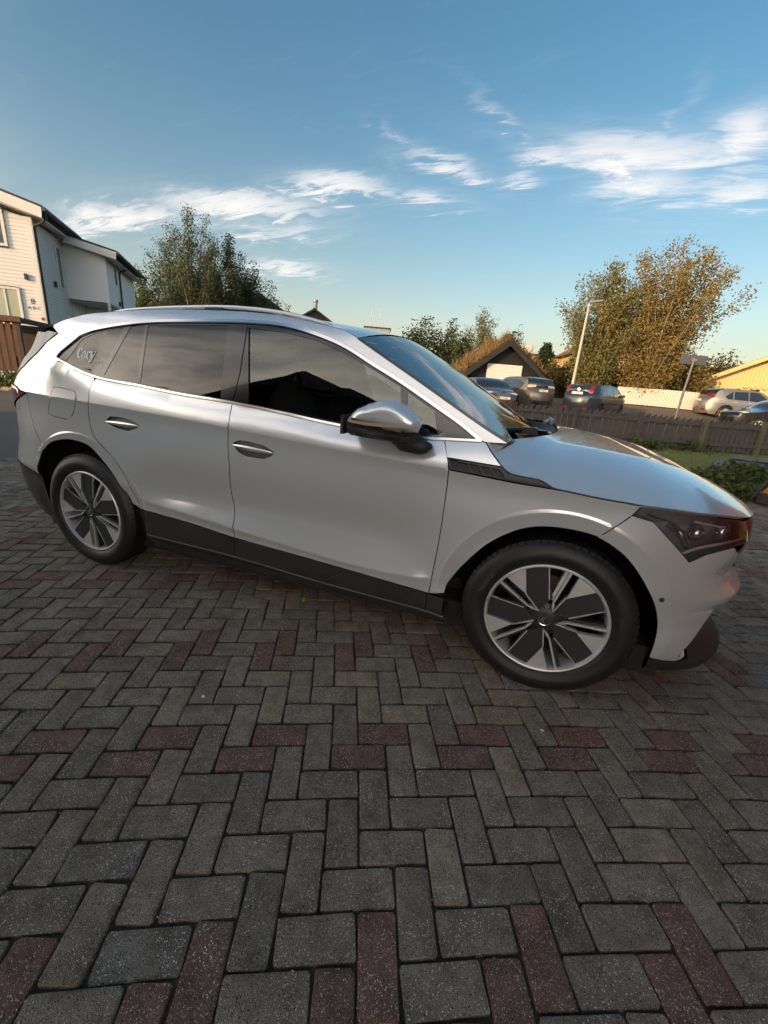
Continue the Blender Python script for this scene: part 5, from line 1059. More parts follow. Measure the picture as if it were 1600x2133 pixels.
m=MB(); m.box((-2.9,-.16,2.24),(.15,-.10,2.42)); m.build('beam',WOOD,SH); m=MB(); m.box((.08,-.1,2.22),(.15,3.5,2.36)); m.build('beam',WOODD,SH)
m=MB(); m.box((-2.8,3.40,.1),(0,3.44,2.3)); m.build('back_panel',WOODD,SH)
bp_=empty('rubbish_bin',(0,0,0)); bp_.location=tuple(SH.matrix_basis@Vector((-.45,1.3,0))); bp_.rotation_euler=(0,0,R(38)); tag(bp_,'dark green wheeled rubbish bin inside the slatted shelter','bin')
m=MB(); m.prism([(-.25,.08),(.25,.08),(.29,1.0),(-.29,1.0)],-.3,.3); m.build('bin_body',mk('bin_green',(.012,.035,.028),rough=.5),bp_,bevel=.02); m=MB(); m.box((-.31,-.33,1.0),(.31,.33,1.07)); m.build('lid',MATS['bin_green'],bp_,bevel=.02)
rng=np.random.default_rng(3); b=at(15,805,8.0); FB=empty('flower_bed_plants',(b[0],b[1],-.02)); tag(FB,'low white-flowering plants at the kerb beneath the bin shelter','plant')
v,f=leaves(rng.uniform((-2.0,-.5,.05),(1.2,.5,.45),(120,3)),10,.10,.07,rng); fastmesh('foliage',v,f,LF_GREEN,FB); v,f=leaves(rng.uniform((-2.0,-.5,.30),(1.2,.4,.55),(90,3)),2,.04,.035,rng,shape=1.1); fastmesh('blossom',v,f,mk('white_petal',(.7,.68,.6),rough=.7),FB)
# dark houses over the roof of the car
def gable(name,label,apx,apy,wpx,Y,slope,wall,roof,depth,rz=0.0,cat='house',eave=.4):
    a=at(apx,apy,Y); w=wpx; g=float(gz(a[0],a[1]))-.1; root=empty(name,(a[0],a[1],g),rz); tag(root,label,cat); h=a[2]-g
    m=MB(); m.prism([(-w,0),(w,0),(w,h-.25-w*slope),(0,h-.25),(-w,h-.25-w*slope)],0,depth); m.build('wall',wall,root)
    e=w+eave; m=MB(); m.prism([(0,h-.18),(e,h-.18-e*slope),(e,h-e*slope),(0,h),(-e,h-e*slope),(-e,h-.18-e*slope)],-.45,depth+.3); m.build('roof',roof,root)
    m=MB(); m.prism([(0,h-.30),(e,h-.30-e*slope),(e,h-.02-e*slope),(0,h-.02),(-e,h-.02-e*slope),(-e,h-.30-e*slope)],-.50,-.455); m.build('barge_board',roof,root)
    return root,h
BROWN=mk('brown_wall',(.045,.033,.030),rough=.8,bump=(8,.3,(6,6,.3)))
g1,h=gable('gabled_house','dark brown gabled house with a small white window behind the car roof',543,611,4.2,48,.62,BROWN,ROOFD,9,R(20))
window(g1,-.9,.55,h-3.1,h-1.7,y=-.01,frame=.16)
m=MB(); m.box((-3.4,2.2,h-3.4),(-2.2,3.4,h+1.35)); m.build('chimney',mk('black_chimney',(.02,.02,.022),rough=.7),g1); m=MB(); m.box((-3.5,2.1,h+1.35),(-2.1,3.5,h+1.5)); m.build('chimney_cap',MATS['black_chimney'],g1)
g2,h=gable('gabled_house','dark roof with a pale metal flue pipe right of the gabled house',656,642,3.4,55,.62,BROWN,ROOFD,8,R(25))
m=MB(); m.tube([(0,1,h-.4),(0,1,h+.9)],.30,12); m.tube([(0,1,h+.9),(0,1,h+1.2)],.40,12); shade_auto(m.build('flue_pipe',mk('zinc',(.30,.30,.29),rough=.4,metal=.7),g2))
a=at(790,684,90); fl=empty('flat_roof_building',(a[0],a[1],float(gz(a[0],a[1]))-.2),R(20)); tag(fl,'pale flat-roofed building with two thin masts just over the car roof','building')
m=MB(); m.box((-3.2,0,0),(2.4,6,a[2]-fl.location.z)); m.build('wall',mk('pale_cladding',(.28,.27,.25),rough=.8,bump=(3,.3)),fl); m=MB(); m.box((-3.4,-.2,a[2]-fl.location.z),(2.6,6.2,a[2]-fl.location.z+.25)); m.build('roof',ROOFD,fl)
for x,py in ((775,640),(792,642)):
    q=at(x,py,90); m=MB(); m.tube([(q[0],q[1],gz(q[0],q[1])-.2),(q[0],q[1],q[2])],[.09,.05],6); o=m.build('mast',mk('grey_mast',(.45,.45,.44),rough=.4) if 'grey_mast' not in MATS else MATS['grey_mast']); tag(o,'thin grey mast, %s of two over the flat roof'%('left' if x==775 else 'right'),'mast','masts over the flat roof')
# sod-roofed black garage
BW=mk('black_boards',(.014,.013,.013),rough=.8,noise=(3,.5,(.024,.022,.021)))
a=at(1062,707,28); g=float(gz(a[0],a[1]))-.05; GA=empty('garage',(a[0],a[1],g),R(17)); tag(GA,'black board garage with white door and dry grass growing on its roof','garage'); h=a[2]-g; w=2.15; s=.80
m=MB(); m.prism([(-w,0),(w,0),(w,h-.3-w*s),(0,h-.3),(-w,h-.3-w*s)],.06,9); m.build('wall',BW,GA)
for k in range(27):
    x=-w+.05+k*.16; top=h-.35-abs(x)*s
    m=MB(); m.box((x,0,0),(x+.085,.05,max(top,.4))); m.build('wall_board',BW,GA)
for k in range(60):
    m=MB(); m.box((-w-.05,.1+k*.15,0),(-w,.1+k*.15+.08,h-.35-w*s)); m.build('wall_board',BW,GA) if k<40 else None
DOORW=mk('garage_door_white',(.60,.58,.54),rough=.5)
gd=lb('garage_door',(-1.18,-.07,.02),(1.10,-.01,1.96),DOORW,GA)
for k in range(4):
    for q in range(4): 
        m=MB(); m.box((-1.12+q*.56,-.085,.06+k*.48),(-1.12+q*.56+.50,-.070,.06+k*.48+.42)); m.build('door_panel',DOORW,gd,bevel=.008)
e=w+.5
for sg in (-1,1):
    m=MB(); m.prism([(0,h-.10),(sg*e,h-.10-e*s),(sg*e,h-.42-e*s),(0,h-.42)],-.58,-.50); m.build('barge_board',BW,GA)
    m=MB(); m.prism([(0,h-.16),(sg*e,h-.16-e*s),(sg*e,h-.30-e*s),(0,h-.30)],-.499,9.3); m.build('roof_deck',BW,GA)
    m=MB(); m.prism([(0,h+.10),(sg*(e-.05),h-.0-e*s),(sg*(e-.05),h-.155-e*s),(0,h-.155)],-.42,9.2); m.build('turf_layer',SOIL,GA)
m=MB(); m.tube([(0,-.56,h),(0,-.56,h+.34)],.03,5); m.box((-.22,-.57,h+.20),(.22,-.55,h+.25)); m.ell((.1,-.56,h+.38),(.16,.03,.07),8,5); m.build('weather_vane',BW,GA)
rng=np.random.default_rng(12)
def blades(P,hgt,w,rng,lean=.35):
    n=len(P); d=rng.normal(0,lean,(n,3)); d[:,2]=1; d/=np.linalg.norm(d,axis=1)[:,None]; e=rng.normal(0,1,(n,3)); e[:,2]=0; e/=np.linalg.norm(e,axis=1)[:,None]; hh=hgt*rng.uniform(.5,1.3,(n,1)); ww=w*rng.uniform(.6,1.3,(n,1))
    v=np.stack([P-e*ww,P+e*ww,P+d*hh+rng.normal(0,.15,(n,3))*hh],1).reshape(-1,3); i=np.arange(n)*3; return v,np.stack([i,i+1,i+2],1)
for mat,cnt,hh,off in ((DRYG,12000,.50,0),(LF_AUT,4500,.36,1),(LF_GREEN,3500,.3,2)):
    u=rng.uniform(-1,1,cnt); yy=rng.uniform(-.4,9.2,cnt)
    if off==2: yy=rng.uniform(4,9.2,cnt)
    P=np.stack([u*(e-.08),yy,h+.05-np.abs(u)*(e)*s*.97+.10*np.sin(yy*2.1+u*3)],1); cl=.35+.9*np.clip(np.sin(P[:,0]*2.9+P[:,1]*1.3)*np.sin(P[:,1]*2.2-P[:,0]*1.7)+.5*np.sin(P[:,1]*5.1+P[:,0]*4.3)+.4,0,1.4); v,f=blades(P,hh*cl[:,None],.034,rng,.8); o=fastmesh('roof_grass',v,f,mat,GA); stuff(o)
# ---------------------------------------------------------------- houses to the right
OCHRE=mk('ochre_boards',(.62,.46,.20),rough=.7,noise=(2,.3,(.55,.40,.17)))
TERR=mk('terracotta_tiles',(.20,.10,.06),rough=.8,bump=(10,.5))
a=at(1600,738,34); g=float(gz(a[0],a[1]))-.05; YH=empty('yellow_house',(a[0]+.2,a[1],g),R(-12)); tag(YH,'yellow boarded house gable in evening sun at the right edge','house'); h=a[2]-g; w=4.2; s=.52
m=MB(); m.prism([(-w,0),(w,0),(w,h-.3-w*s),(0,h-.3),(-w,h-.3-w*s)],.05,10); m.build('wall',OCHRE,YH)
for k in range(46):
    x=-w+.03+k*.185; t=h-.32-abs(x+.05)*s; m=MB(); m.box((x,.0,h-2.42),(x+.12,.045,max(t,h-2.4))); m.build('wall_board',OCHRE,YH)
lb('trim_board',(-w-.45,-.06,h-2.62),(w+.4,-.01,h-2.44),OCHRE,YH); lb('corner_board',(-w-.02,-.03,0),(-w+.16,.04,h-2.63),OCHRE,YH)
for sg in (-1,1):
    e=w+.6; m=MB(); m.prism([(0,h),(sg*e,h-e*s),(sg*e,h-.14-e*s),(0,h-.14)],-.55,10.3); m.build('roof',TERR,YH); m=MB(); m.prism([(0,h-.02),(sg*e,h-.02-e*s),(sg*e,h-.30-e*s),(0,h-.30)],-.60,-.555); m.build('barge_board',OCHRE,YH)
for k in range(4):
    m=MB(); m.box((-2.6+k*1.3,-.02,.2),(-2.6+k*1.3+1.16,.02,h-2.75)); m.build('garage_panel',OCHRE,YH)
a=at(1186,733,48); g=float(gz(a[0],a[1]))-.05; HH=empty('yellow_house',(a[0]+5.0,a[1]+2,g),R(10)); tag(HH,'yellow house with brown hipped roof half hidden behind the lamp post tree','house'); h=a[2]-g
m=MB(); m.box((-4.6,0,0),(4.6,7,h-.1)); m.build('wall',OCHRE,HH); m=MB(); m.add([(-5.2,-.6,h-.1),(5.2,-.6,h-.1),(5.2,7.6,h-.1),(-5.2,7.6,h-.1),(-1.5,3.5,h+2.6),(1.5,3.5,h+2.6)],[(0,1,5,4),(1,2,5),(2,3,4,5),(3,0,4),(0,3,2,1)]); m.build('roof',TERR,HH)
for x in (-3.6,-1.6,.8,2.8): window(HH,x,x+.9,h-2.0,h-.75,y=-.01,frame=.1)
a=at(1145,742,62); BB=empty('brick_building',(a[0]-3,a[1],float(gz(a[0],a[1]))-.2),R(10)); tag(BB,'low orange-brown brick building behind the young spruce','building'); h=a[2]-BB.location.z
BRK=mk('orange_brick',(.36,.19,.10),rough=.85,noise=(2,.4,(.30,.15,.08)))
m=MB(); m.box((-3,0,0),(14,8,h)); m.build('wall',BRK,BB); m=MB(); m.box((-3.2,-.2,h),(14.2,8.2,h+.22)); m.build('roof',ROOFD,BB)
for k in range(4): window(BB,6+k*2.2,7.2+k*2.2,h-2.2,h-1.0,y=-.01)
a=at(1102,718,70); o=MB(); o.box((a[0]-1.1,a[1],gz(a[0],a[1])-.2),(a[0]+.6,a[1]+1.5,a[2])); o=o.build('chimney_stack',mk('pale_concrete',(.42,.42,.42),rough=.8),None,bevel=.05); tag(o,'pale block-shaped chimney stack beyond the garage gable','chimney')
# hill on the horizon
HILL=mk('far_hill',(.045,.055,.045),rough=1.0,noise=(.02,.6,(.07,.07,.05)))
pts=[]; rr=np.random.default_rng(2)
for k in range(60):
    px=1180+k*16; top=790-40*math.exp(-((px-1600)/120)**2)-16*math.exp(-((px-1440)/70)**2)+ (px-1400)*.03+rr.normal(0,1.2); q=at(px,top,700); pts.append(q)
v=[];f=[]
for k,q in enumerate(pts): v+=[(q[0],q[1]-60,-2),(q[0],q[1],q[2]),(q[0]*1.2,q[1]+300,q[2]*.9),(q[0]*1.2,q[1]+420,-2)]
for k in range(59): f+=[(k*4+j,(k+1)*4+j,(k+1)*4+j+1,k*4+j+1) for j in range(3)]
struct(mesh('hill',v,f,HILL,None,True))
# ---------------------------------------------------------------- fences, lamp, sign
FW=mk('weathered_fence',(.095,.080,.070),rough=.85,noise=(6,.6,(.062,.053,.048)),bump=(40,.4,(6,6,.6)))
FWM=mk('mossy_post',(.13,.125,.075),rough=.9,noise=(9,.6,(.09,.085,.05)))
FE=empty('picket_fence',(2.29,12.57,0)); tag(FE,'weathered dark picket fence with slanted picket tops at the lawn edge','fence')
line=[(-4.6,10.7),(2.29,12.57),(4.72,13.31),(8.2,15.0),(12.5,17.2)]
def walk(line,step):
    P=np.array(line); d=np.r_[0,np.cumsum(np.hypot(*np.diff(P,axis=0).T))]; t=np.arange(0,d[-1],step); x=np.interp(t,d,P[:,0]); y=np.interp(t,d,P[:,1]); a=[math.atan2(*(P[min(np.searchsorted(d,q,side='right'),len(P)-1)]-P[min(np.searchsorted(d,q,side='right'),len(P)-1)-1])[::-1]) for q in t]; return list(zip(x,y,a))
pk=bpy.data.meshes.new('picket'); mb=MB(); mb.prism([(-.072,.06),(.072,.06),(.072,1.02),(-.072,.93)],0,.02); pk.from_pydata(mb.v,[],mb.f); pk.materials.append(FW); bm=bmesh.new(); bm.from_mesh(pk); bmesh.ops.recalc_face_normals(bm,faces=bm.faces); bm.to_mesh(pk); bm.free()
rg=np.random.default_rng(8)
def fence_h(x): return 1.0-.0*x
for x,y,a in walk(line,.172):
    o=bpy.data.objects.new('picket',pk); COL.objects.link(o); o.parent=FE; z=float(gz(x,y)); o.location=(x-2.29,y-12.57,z-.04+rg.normal(0,.008)); o.rotation_euler=(0,rg.normal(0,.012),a); o.scale=(1,1,rg.uniform(.985,1.015))
ws=walk(line,1.92)
for k,(x,y,a) in enumerate(ws):
    m=MB(); m.box((-.05,-.12,-.1),(.05,-.022,.98)); o=m.build('post',FWM if x>4.5 else FW,FE); o.location=(x-2.29,y-12.57,float(gz(x,y))); o.rotation_euler=(0,0,a)
    if k<len(ws)-1:
        x2,y2,_=ws[k+1]; L=math.hypot(x2-x,y2-y); aa=math.atan2(y2-y,x2-x)
        for z in (.20,.74):
            m=MB(); m.box((.0,-.055,z),(L-.01,-.022,z+.095)); o=m.build('rail',FW,FE); o.location=(x-2.29,y-12.57,float(gz(x,y))); o.rotation_euler=(0,0,aa)
WFN=empty('white_fence',(6,27,0)); tag(WFN,'white picket fence glowing in evening sun behind the parked cars','fence')
p0=at(1282,838,29.5); p1=at(1448,851,28.4); WP=mk('white_fence_paint',(.50,.47,.41),rough=.6)
pm=bpy.data.meshes.new('picket'); mb=MB(); mb.box((-.06,0,.04),(.06,.02,1.05)); pm.from_pydata(mb.v,[],mb.f); pm.materials.append(WP)
n=33
for k in range(n):
    t=k/(n-1); x=p0[0]+(p1[0]-p0[0])*t; y=p0[1]+(p1[1]-p0[1])*t; o=bpy.data.objects.new('picket',pm); COL.objects.link(o); o.parent=WFN; o.location=(x-6,y-27,float(gz(x,y))-.03); o.rotation_euler=(0,0,math.atan2(p1[1]-p0[1],p1[0]-p0[0]))
L=math.hypot(p1[0]-p0[0],p1[1]-p0[1])
for z in (.25,.80):
    m=MB(); v=[]
    for t in np.linspace(0,1,14):
        x=p0[0]+(p1[0]-p0[0])*t; y=p0[1]+(p1[1]-p0[1])*t; v.append((x-6+.02,y-27+.05,float(gz(x,y))+z))
    m.tube(v,.035,4); m.build('rail',WP,WFN)
q=at(1229,628,25.5); b=at(1193,815,25.5); bz=float(gz(q[0],q[1])); LP=empty('street_lamp',(q[0],q[1],bz)); tag(LP,'pale street lamp on a tall tapered pole before the big trees','lamp'); hh=q[2]-bz
POLE=mk('pale_pole',(.42,.38,.33),rough=.5,noise=(2,.4,(.34,.30,.26)))
m=MB(); m.tube([(0,0,-.1),(0,0,1.2),(0,0,1.25),(0,0,hh)],[.11,.11,.085,.055],12); shade_auto(m.build('pole',POLE,LP)); m=MB(); m.tube([(0,0,.0),(0,0,.75)],.125,12); shade_auto(m.build('sleeve',mk('grey_sleeve',(.25,.26,.28),rough=.6),LP))
m=MB(); m.prism([(-.10,hh-.02),(.62,hh+.10),(.68,hh+.05),(.62,hh+.0),(.0,hh-.10)],-.12,.12); m.build('lamp_head',mk('lamp_grey',(.20,.19,.18),rough=.5),LP,bevel=.02)
q=at(1451,752,17); b=at(1408,862,17); tilt=math.atan2(q[0]-b[0],q[2]-b[2]); SG=empty('street_sign',(b[0],b[1],float(gz(b[0],b[1])))); SG.rotation_euler=(0,tilt*.35,0); tag(SG,'dark oblong sign plate on a leaning grey pole behind the picket fence','sign'); hh=q[2]-SG.location.z
m=MB(); m.tube([(0,0,-.2),(0,0,hh+.1)],.038,10); shade_auto(m.build('pole',mk('galvanised',(.13,.13,.135),rough=.5,metal=.3),SG)); m=MB(); m.box((-.42,.045,hh-.12),(.42,.07,hh+.20)); m.build('sign_plate',mk('sign_back',(.05,.055,.065),rough=.5),SG,bevel=.01)
m=MB(); m.box((-.10,-.03,hh-.02),(.10,.045,hh+.08)); m.build('clamp',MATS['galvanised'],SG)
ob=MB(); p0_=at(1182,800,38); ob=empty('orange_fence',(p0_[0],p0_[1],float(gz(p0_[0],p0_[1])))); tag(ob,'short orange board fence behind the lamp post foot','fence')
for k in range(12):
    m=MB(); m.box((k*.16,0,0),(k*.16+.14,.02,.85+.3)); m.build('board',mk('orange_boards',(.42,.17,.06),rough=.7) if 'orange_boards' not in MATS else MATS['orange_boards'],ob)

# ---------------------------------------------------------------- parked cars
PLATE=mk('plate_white',(.70,.70,.68),rough=.5); PTXT=mk('plate_black',(.02,.02,.02),rough=.6)
PGLASS=mk('dark_car_glass',(.018,.022,.025),rough=.04,coat=1.0,coatr=.0,spec=.9)
def parked(name,label,loc,rz,L,Wd,H,key,dlo,split,wx,wr,paint,rim,lamps,plate=None,badge=None,clad=False,grp='cars parked on the lot behind the fence',detail=True,roof=None):
    root=empty(name,loc,rz); tag(root,label,'car',grp); hw=Wd/2; belt=dlo[0][1]
    O=np.array(cr(key,.06)); arc=np.r_[0,np.cumsum(np.hypot(*np.diff(O,axis=0).T))]; Tn=np.gradient(O,axis=0); Tn/=np.linalg.norm(Tn,axis=1)[:,None]; Nn=np.stack([Tn[:,1],-Tn[:,0]],1)
    if Nn[len(Nn)//2][1]<0: Nn=-Nn
    def ins(x,z):
        u=np.clip((np.abs(x)-(L/2-.85))/.85,0,1); return .34*u**2.4+np.clip(z-belt,0,9)*.36+np.clip(.42-z,0,1)*.25+.02*np.clip(.75-z,0,1)
    tk=[float(arc[np.argmin(((O-np.array(k))**2).sum(1))]) for k in key]
    def pos(t,v,off=0.0):
        x=np.interp(t,arc,O[:,0]); z=np.interp(t,arc,O[:,1]); nx=np.interp(t,arc,Nn[:,0]); nz=np.interp(t,arc,Nn[:,1]); y=v*(hw-ins(x,z)); b=(.05+.10*abs(nx)**2)*(1-np.abs(v)**2.2)+off
        return np.stack([x+nx*b,y,z+nz*b],-1)
    def patch(nm,t0,t1,v0,v1,mat,off=.0,nt=None,nv=None,parent=root,th=0):
        nt=nt or max(2,int((t1-t0)/.07)); nv=nv or max(2,int(abs(v1-v0)*9)); A,B=np.meshgrid(np.linspace(t0,t1,nt+1),np.linspace(v0,v1,nv+1),indexing='ij'); P=pos(A,B,off).reshape(-1,3); m=nv+1
        f=[(i*m+j,i*m+j+1,(i+1)*m+j+1,(i+1)*m+j) for i in range(nt) for j in range(nv)]; mb=MB(); mb.add(P,f)
        if th:
            Q=pos(A,B,off-th).reshape(-1,3); o=len(mb.v); mb.v+=[tuple(q) for q in Q]; per=[(0,j) for j in range(nv)]+[(i,nv) for i in range(nt)]+[(nt,j) for j in range(nv,0,-1)]+[(i,0) for i in range(nt,0,-1)]; ids=[i*m+j for i,j in per]
            mb.f+=[(ids[k],ids[(k+1)%len(ids)],o+ids[(k+1)%len(ids)],o+ids[k]) for k in range(len(ids))]
        o=mb.build(nm,mat,parent,True); shade_auto(o,45); return o
    # sides
    z0=.24; arcs=[]
    bot=[]
    for c in sorted(wx):
        bot+=[(c-wr*1.13,z0)]+[(c+wr*1.13*math.cos(a),wr+.01+wr*1.13*math.sin(a)) for a in np.linspace(math.pi+.0,0,15)]+[(c+wr*1.13,z0)]
    poly=[tuple(q) for q in O]+[(O[-1][0]+.05,z0)]+[q for q in bot]+[(O[0][0]-.05,z0)]
    poly=dedupe(poly)
    V,F,_=tri2d(poly,(),.16); body=MB()
    for sg in (-1,1):
        body.add([(x,sg*(hw-float(ins(x,z))),z) for x,z in V],F if sg<0 else [t[::-1] for t in F])
    def side_pt(x,z,sg,off): return (x,sg*(hw-float(ins(x,z))+off),z)
    mb=body
    for (i0,i1) in ((0,3),(4,5),(6,len(key)-1)):
        t0,t1=tk[i0],tk[i1]; nt=max(2,int((t1-t0)/.08)); nv=14; A,B=np.meshgrid(np.linspace(t0,t1,nt+1),np.linspace(-1,1,nv+1),indexing='ij'); P=pos(A,B).reshape(-1,3); m=nv+1
        mb.add(P,[(i*m+j,i*m+j+1,(i+1)*m+j+1,(i+1)*m+j) for i in range(nt) for j in range(nv)])
    bo=mb.build('body',paint,root); 
    bm=bmesh.new(); bm.from_mesh(bo.data); bmesh.ops.remove_doubles(bm,verts=bm.verts,dist=.004); bmesh.ops.recalc_face_normals(bm,faces=bm.faces); bm.to_mesh(bo.data); bm.free(); shade_auto(bo,38)
    patch('windscreen',tk[3],tk[4],-1,1,PGLASS); patch('rear_window',tk[5],tk[6],-.97,.97,PGLASS,.004)
    if roof: patch('roof_panel',tk[4]+.03,tk[5]-.02,-.98,.98,roof,.004)
    # side windows, split by the pillars
    for a,b in zip(split[:-1],split[1:]):
        xs_=[q for q in dlo]; lo=min(a,b)+.025; hi=max(a,b)-.025
        pg=[]; D=resample(dlo,.03); pg=[q for q in D if lo<=q[0]<=hi]
        if len(pg)<4: continue
        c=np.mean(pg,0); pg.sort(key=lambda q:math.atan2(q[1]-c[1],q[0]-c[0])); V2,F2,_=tri2d(pg,(),.15)
        for sg in (-1,1):
            mesh('side_window',[side_pt(x,z,sg,.006) for x,z in V2],F2 if sg<0 else [t[::-1] for t in F2],PGLASS,root)
    # wheels
    for c in wx:
        for sg in (-1,1):
            m=MB(); m.lathe([(wr*.62,.02),(wr*.68,-.005),(wr*.9,-.01),(wr*.985,.015),(wr,.06),(wr,.17),(wr*.9,.2),(wr*.6,.2)],28); w=m.build('wheel',RUB,root); shade_auto(w,40); w.location=(c,sg*(hw-.03),wr); w.rotation_euler=(0,0,0 if sg<0 else math.pi)
            m=MB(); m.lathe([(wr*.63,.012),(wr*.66,.0),(wr*.60,.004),(wr*.56,.05)],28); rm=m.build('rim',rim,w)
            for k in range(5):
                a=72*k+18; m=MB(); m.prism([pol(wr*.10,a-60),pol(wr*.61,a-11),pol(wr*.61,a+11),pol(wr*.10,a+60)],.004,.03); m.build('spoke',rim,rm)
            m=MB(); m.lathe([(0,.06),(wr*.6,.06)],20); m.build('rim_back',DARKIN,rm)
    m=MB(); m.box((-L/2+.35,-hw+.25,.2),(L/2-.4,hw-.25,.45)); m.build('underbody',DARKIN,root)
    for c in wx:
        for sg in (-1,1):
            m=MB(); m.prism([(c+wr*1.2*math.cos(a),wr+wr*1.18*math.sin(a)) for a in np.linspace(-.5,math.pi+.5,14)],sg*(hw-.05),sg*(hw-.35)); m.build('wheel_house',DARKIN,root)
    for sg in (-1,1):
        m=MB(); xm=dlo[0][0]-.18; m.ell((xm,sg*(hw+.07),belt+.07),(.07,.11,.075),10,7); m.build('door_mirror',paint,root,True)
        for xh in split[1:3] if len(split)>2 else []:
            m=MB(); m.box((xh+.06,sg*(hw-float(ins(xh,belt-.12))-.005),belt-.135),(xh+.24,sg*(hw-float(ins(xh,belt-.12))+.02),belt-.105)); m.build('door_handle',lamps.get('handle',paint),root)
    if clad:
        for c in wx:
            for sg in (-1,1):
                m=MB(); v=[];f=[]; A=np.linspace(-.35,math.pi+.35,22)
                for a in A:
                    for q in (1.12,1.24): 
                        x,z=c+wr*q*math.cos(a),wr+.01+wr*q*math.sin(a); v.append(side_pt(x,z,sg,.012))
                m.add(v,[(i*2,i*2+1,i*2+3,i*2+2) for i in range(len(A)-1)]); m.build('arch_trim',BLKP,root)
        for sg in (-1,1):
            m=MB(); m.box((wx[1]+wr*1.2,sg*(hw-.06),.2),(wx[0]-wr*1.2,sg*(hw-.01),.40)); m.build('sill',BLKP,root)
    for kind,t0,t1,v0,v1,mat,off in lamps['patches']:
        for s in ((1,-1) if v0*v1>0 else (1,)): patch(kind,tk[0]+(tk[-1]-tk[0])*t0,tk[0]+(tk[-1]-tk[0])*t1,min(v0*s,v1*s),max(v0*s,v1*s),mat,off,th=.03,nt=3,nv=5)
    if plate:
        txt,t,wd,front=plate; tt=tk[0]+(tk[-1]-tk[0])*t; c=pos(np.array(tt),np.array(0.0),.03); dx=1 if front else -1
        pl=empty_mesh_plate(root,c,dx,txt,wd)
    if badge:
        t,r_,mat=badge; tt=tk[0]+(tk[-1]-tk[0])*t; c=pos(np.array(tt),np.array(0.0),.02); m=MB(); m.lathe([(r_*.55,0),(r_,0),(r_,.01),(r_*.55,.01)],20,'y'); m.box((-r_*1.15,0,-r_*.16),(r_*1.15,.012,r_*.16)); o=m.build('badge',mat,root); o.location=tuple(c); o.rotation_euler=(0,0,R(90) if (t<.5) else R(-90))
    return root,pos,tk
def empty_mesh_plate(root,c,dx,txt,wd):
    m=MB(); m.box((-.008,-wd/2,-.055),(.008,wd/2,.055)); p=m.build('licence_plate',PLATE,root,bevel=.003); p.location=tuple(c)
    v,f=textmesh(txt,.105); 
    if len(v):
        x=v[:,0]-v[:,0].mean(); s=min(1,wd*.9/(np.ptp(v[:,0])+1e-6)); yy=x*s*(1 if dx>0 else -1); mesh('plate_lettering',np.stack([np.full(len(v),dx*.0095),yy,v[:,1]-.037],1),f if dx>0 else [t[::-1] for t in f],PTXT,p)
    return p
def paint(name,col,metal=.5,rough=.32): return mk(name,col,rough=rough,metal=metal,coat=.9,coatr=.03)
RD=MATS['machined_rim']; DK=mk('dark_rim',(.05,.05,.052),rough=.35,metal=.5)
SUV=lambda L,H: [(L/2-.06,.26),(L/2,.58),(L/2-.16,.92),(L/2-1.20,1.08),(L/2-2.00,H-.05),(-L/2+.62,H-.05),(-L/2+.22,1.13),(-L/2+.06,.98),(-L/2,.62),(-L/2+.14,.30)]
def ground_at(px,py,Y):
    q=at(px,py,Y); return (float(q[0]),float(q[1]),float(gz(q[0],q[1]))-.045)
# bronze-grey SUV seen from behind
L,H=4.95,1.69; key=SUV(L,H); dlo=[(L/2-1.42,1.10),(L/2-2.02,1.56),(0,1.60),(-1.4,1.55),(-1.95,1.34),(-1.95,1.16),(0,1.10)]
loc=ground_at(1108,845,23.6)
parked('parked_car','bronze-grey SUV with dark five-spoke wheels parked before the garage, seen from behind',(loc[0]-.75,loc[1]+.9,loc[2]),R(118),L,1.96,H,key,dlo,[-1.95,-1.1,-.25,1.2],(1.5,-1.5),.375,paint('bronze_paint',(.15,.13,.11)),DK,
  dict(patches=[('tail_light',.835,.855,.45,.98,mk('lamp_glow',(.55,.42,.30),rough=.2),.012),('rear_trim',.955,.985,-.7,.7,BLKP,.012)]),plate=('EV 48213',.895,.50,False),grp='cars parked on the lot behind the fence')
# dark blue hatchback seen from behind
L,H=4.48,1.54; key=[(L/2-.06,.25),(L/2,.55),(L/2-.14,.80),(L/2-.95,1.00),(L/2-1.85,H-.04),(-L/2+.55,H-.08),(-L/2+.16,1.08),(-L/2+.05,.95),(-L/2,.60),(-L/2+.12,.28)]; dlo=[(L/2-1.10,1.02),(L/2-1.85,1.42),(-.2,1.46),(-1.05,1.38),(-1.35,1.12),(0,1.03)]
loc=ground_at(1215,858,21.5)
parked('parked_car','dark blue hatchback with red tail lights parked behind the picket fence',(loc[0]+.55,loc[1]+1.2,loc[2]),R(62),L,1.79,H,key,dlo,[-1.35,-.95,-.05,1.0],(1.32,-1.38),.32,paint('blue_paint',(.022,.030,.040),.3),DK,
  dict(patches=[('tail_light',.79,.845,.72,.995,REDL,.014),('brake_light',.688,.695,-.15,.15,REDL,.02),('rear_reflector',.965,.98,.62,.95,REDL,.014)]),plate=('EK 98367',.875,.52,False),badge=(.832,.075,CHROME))
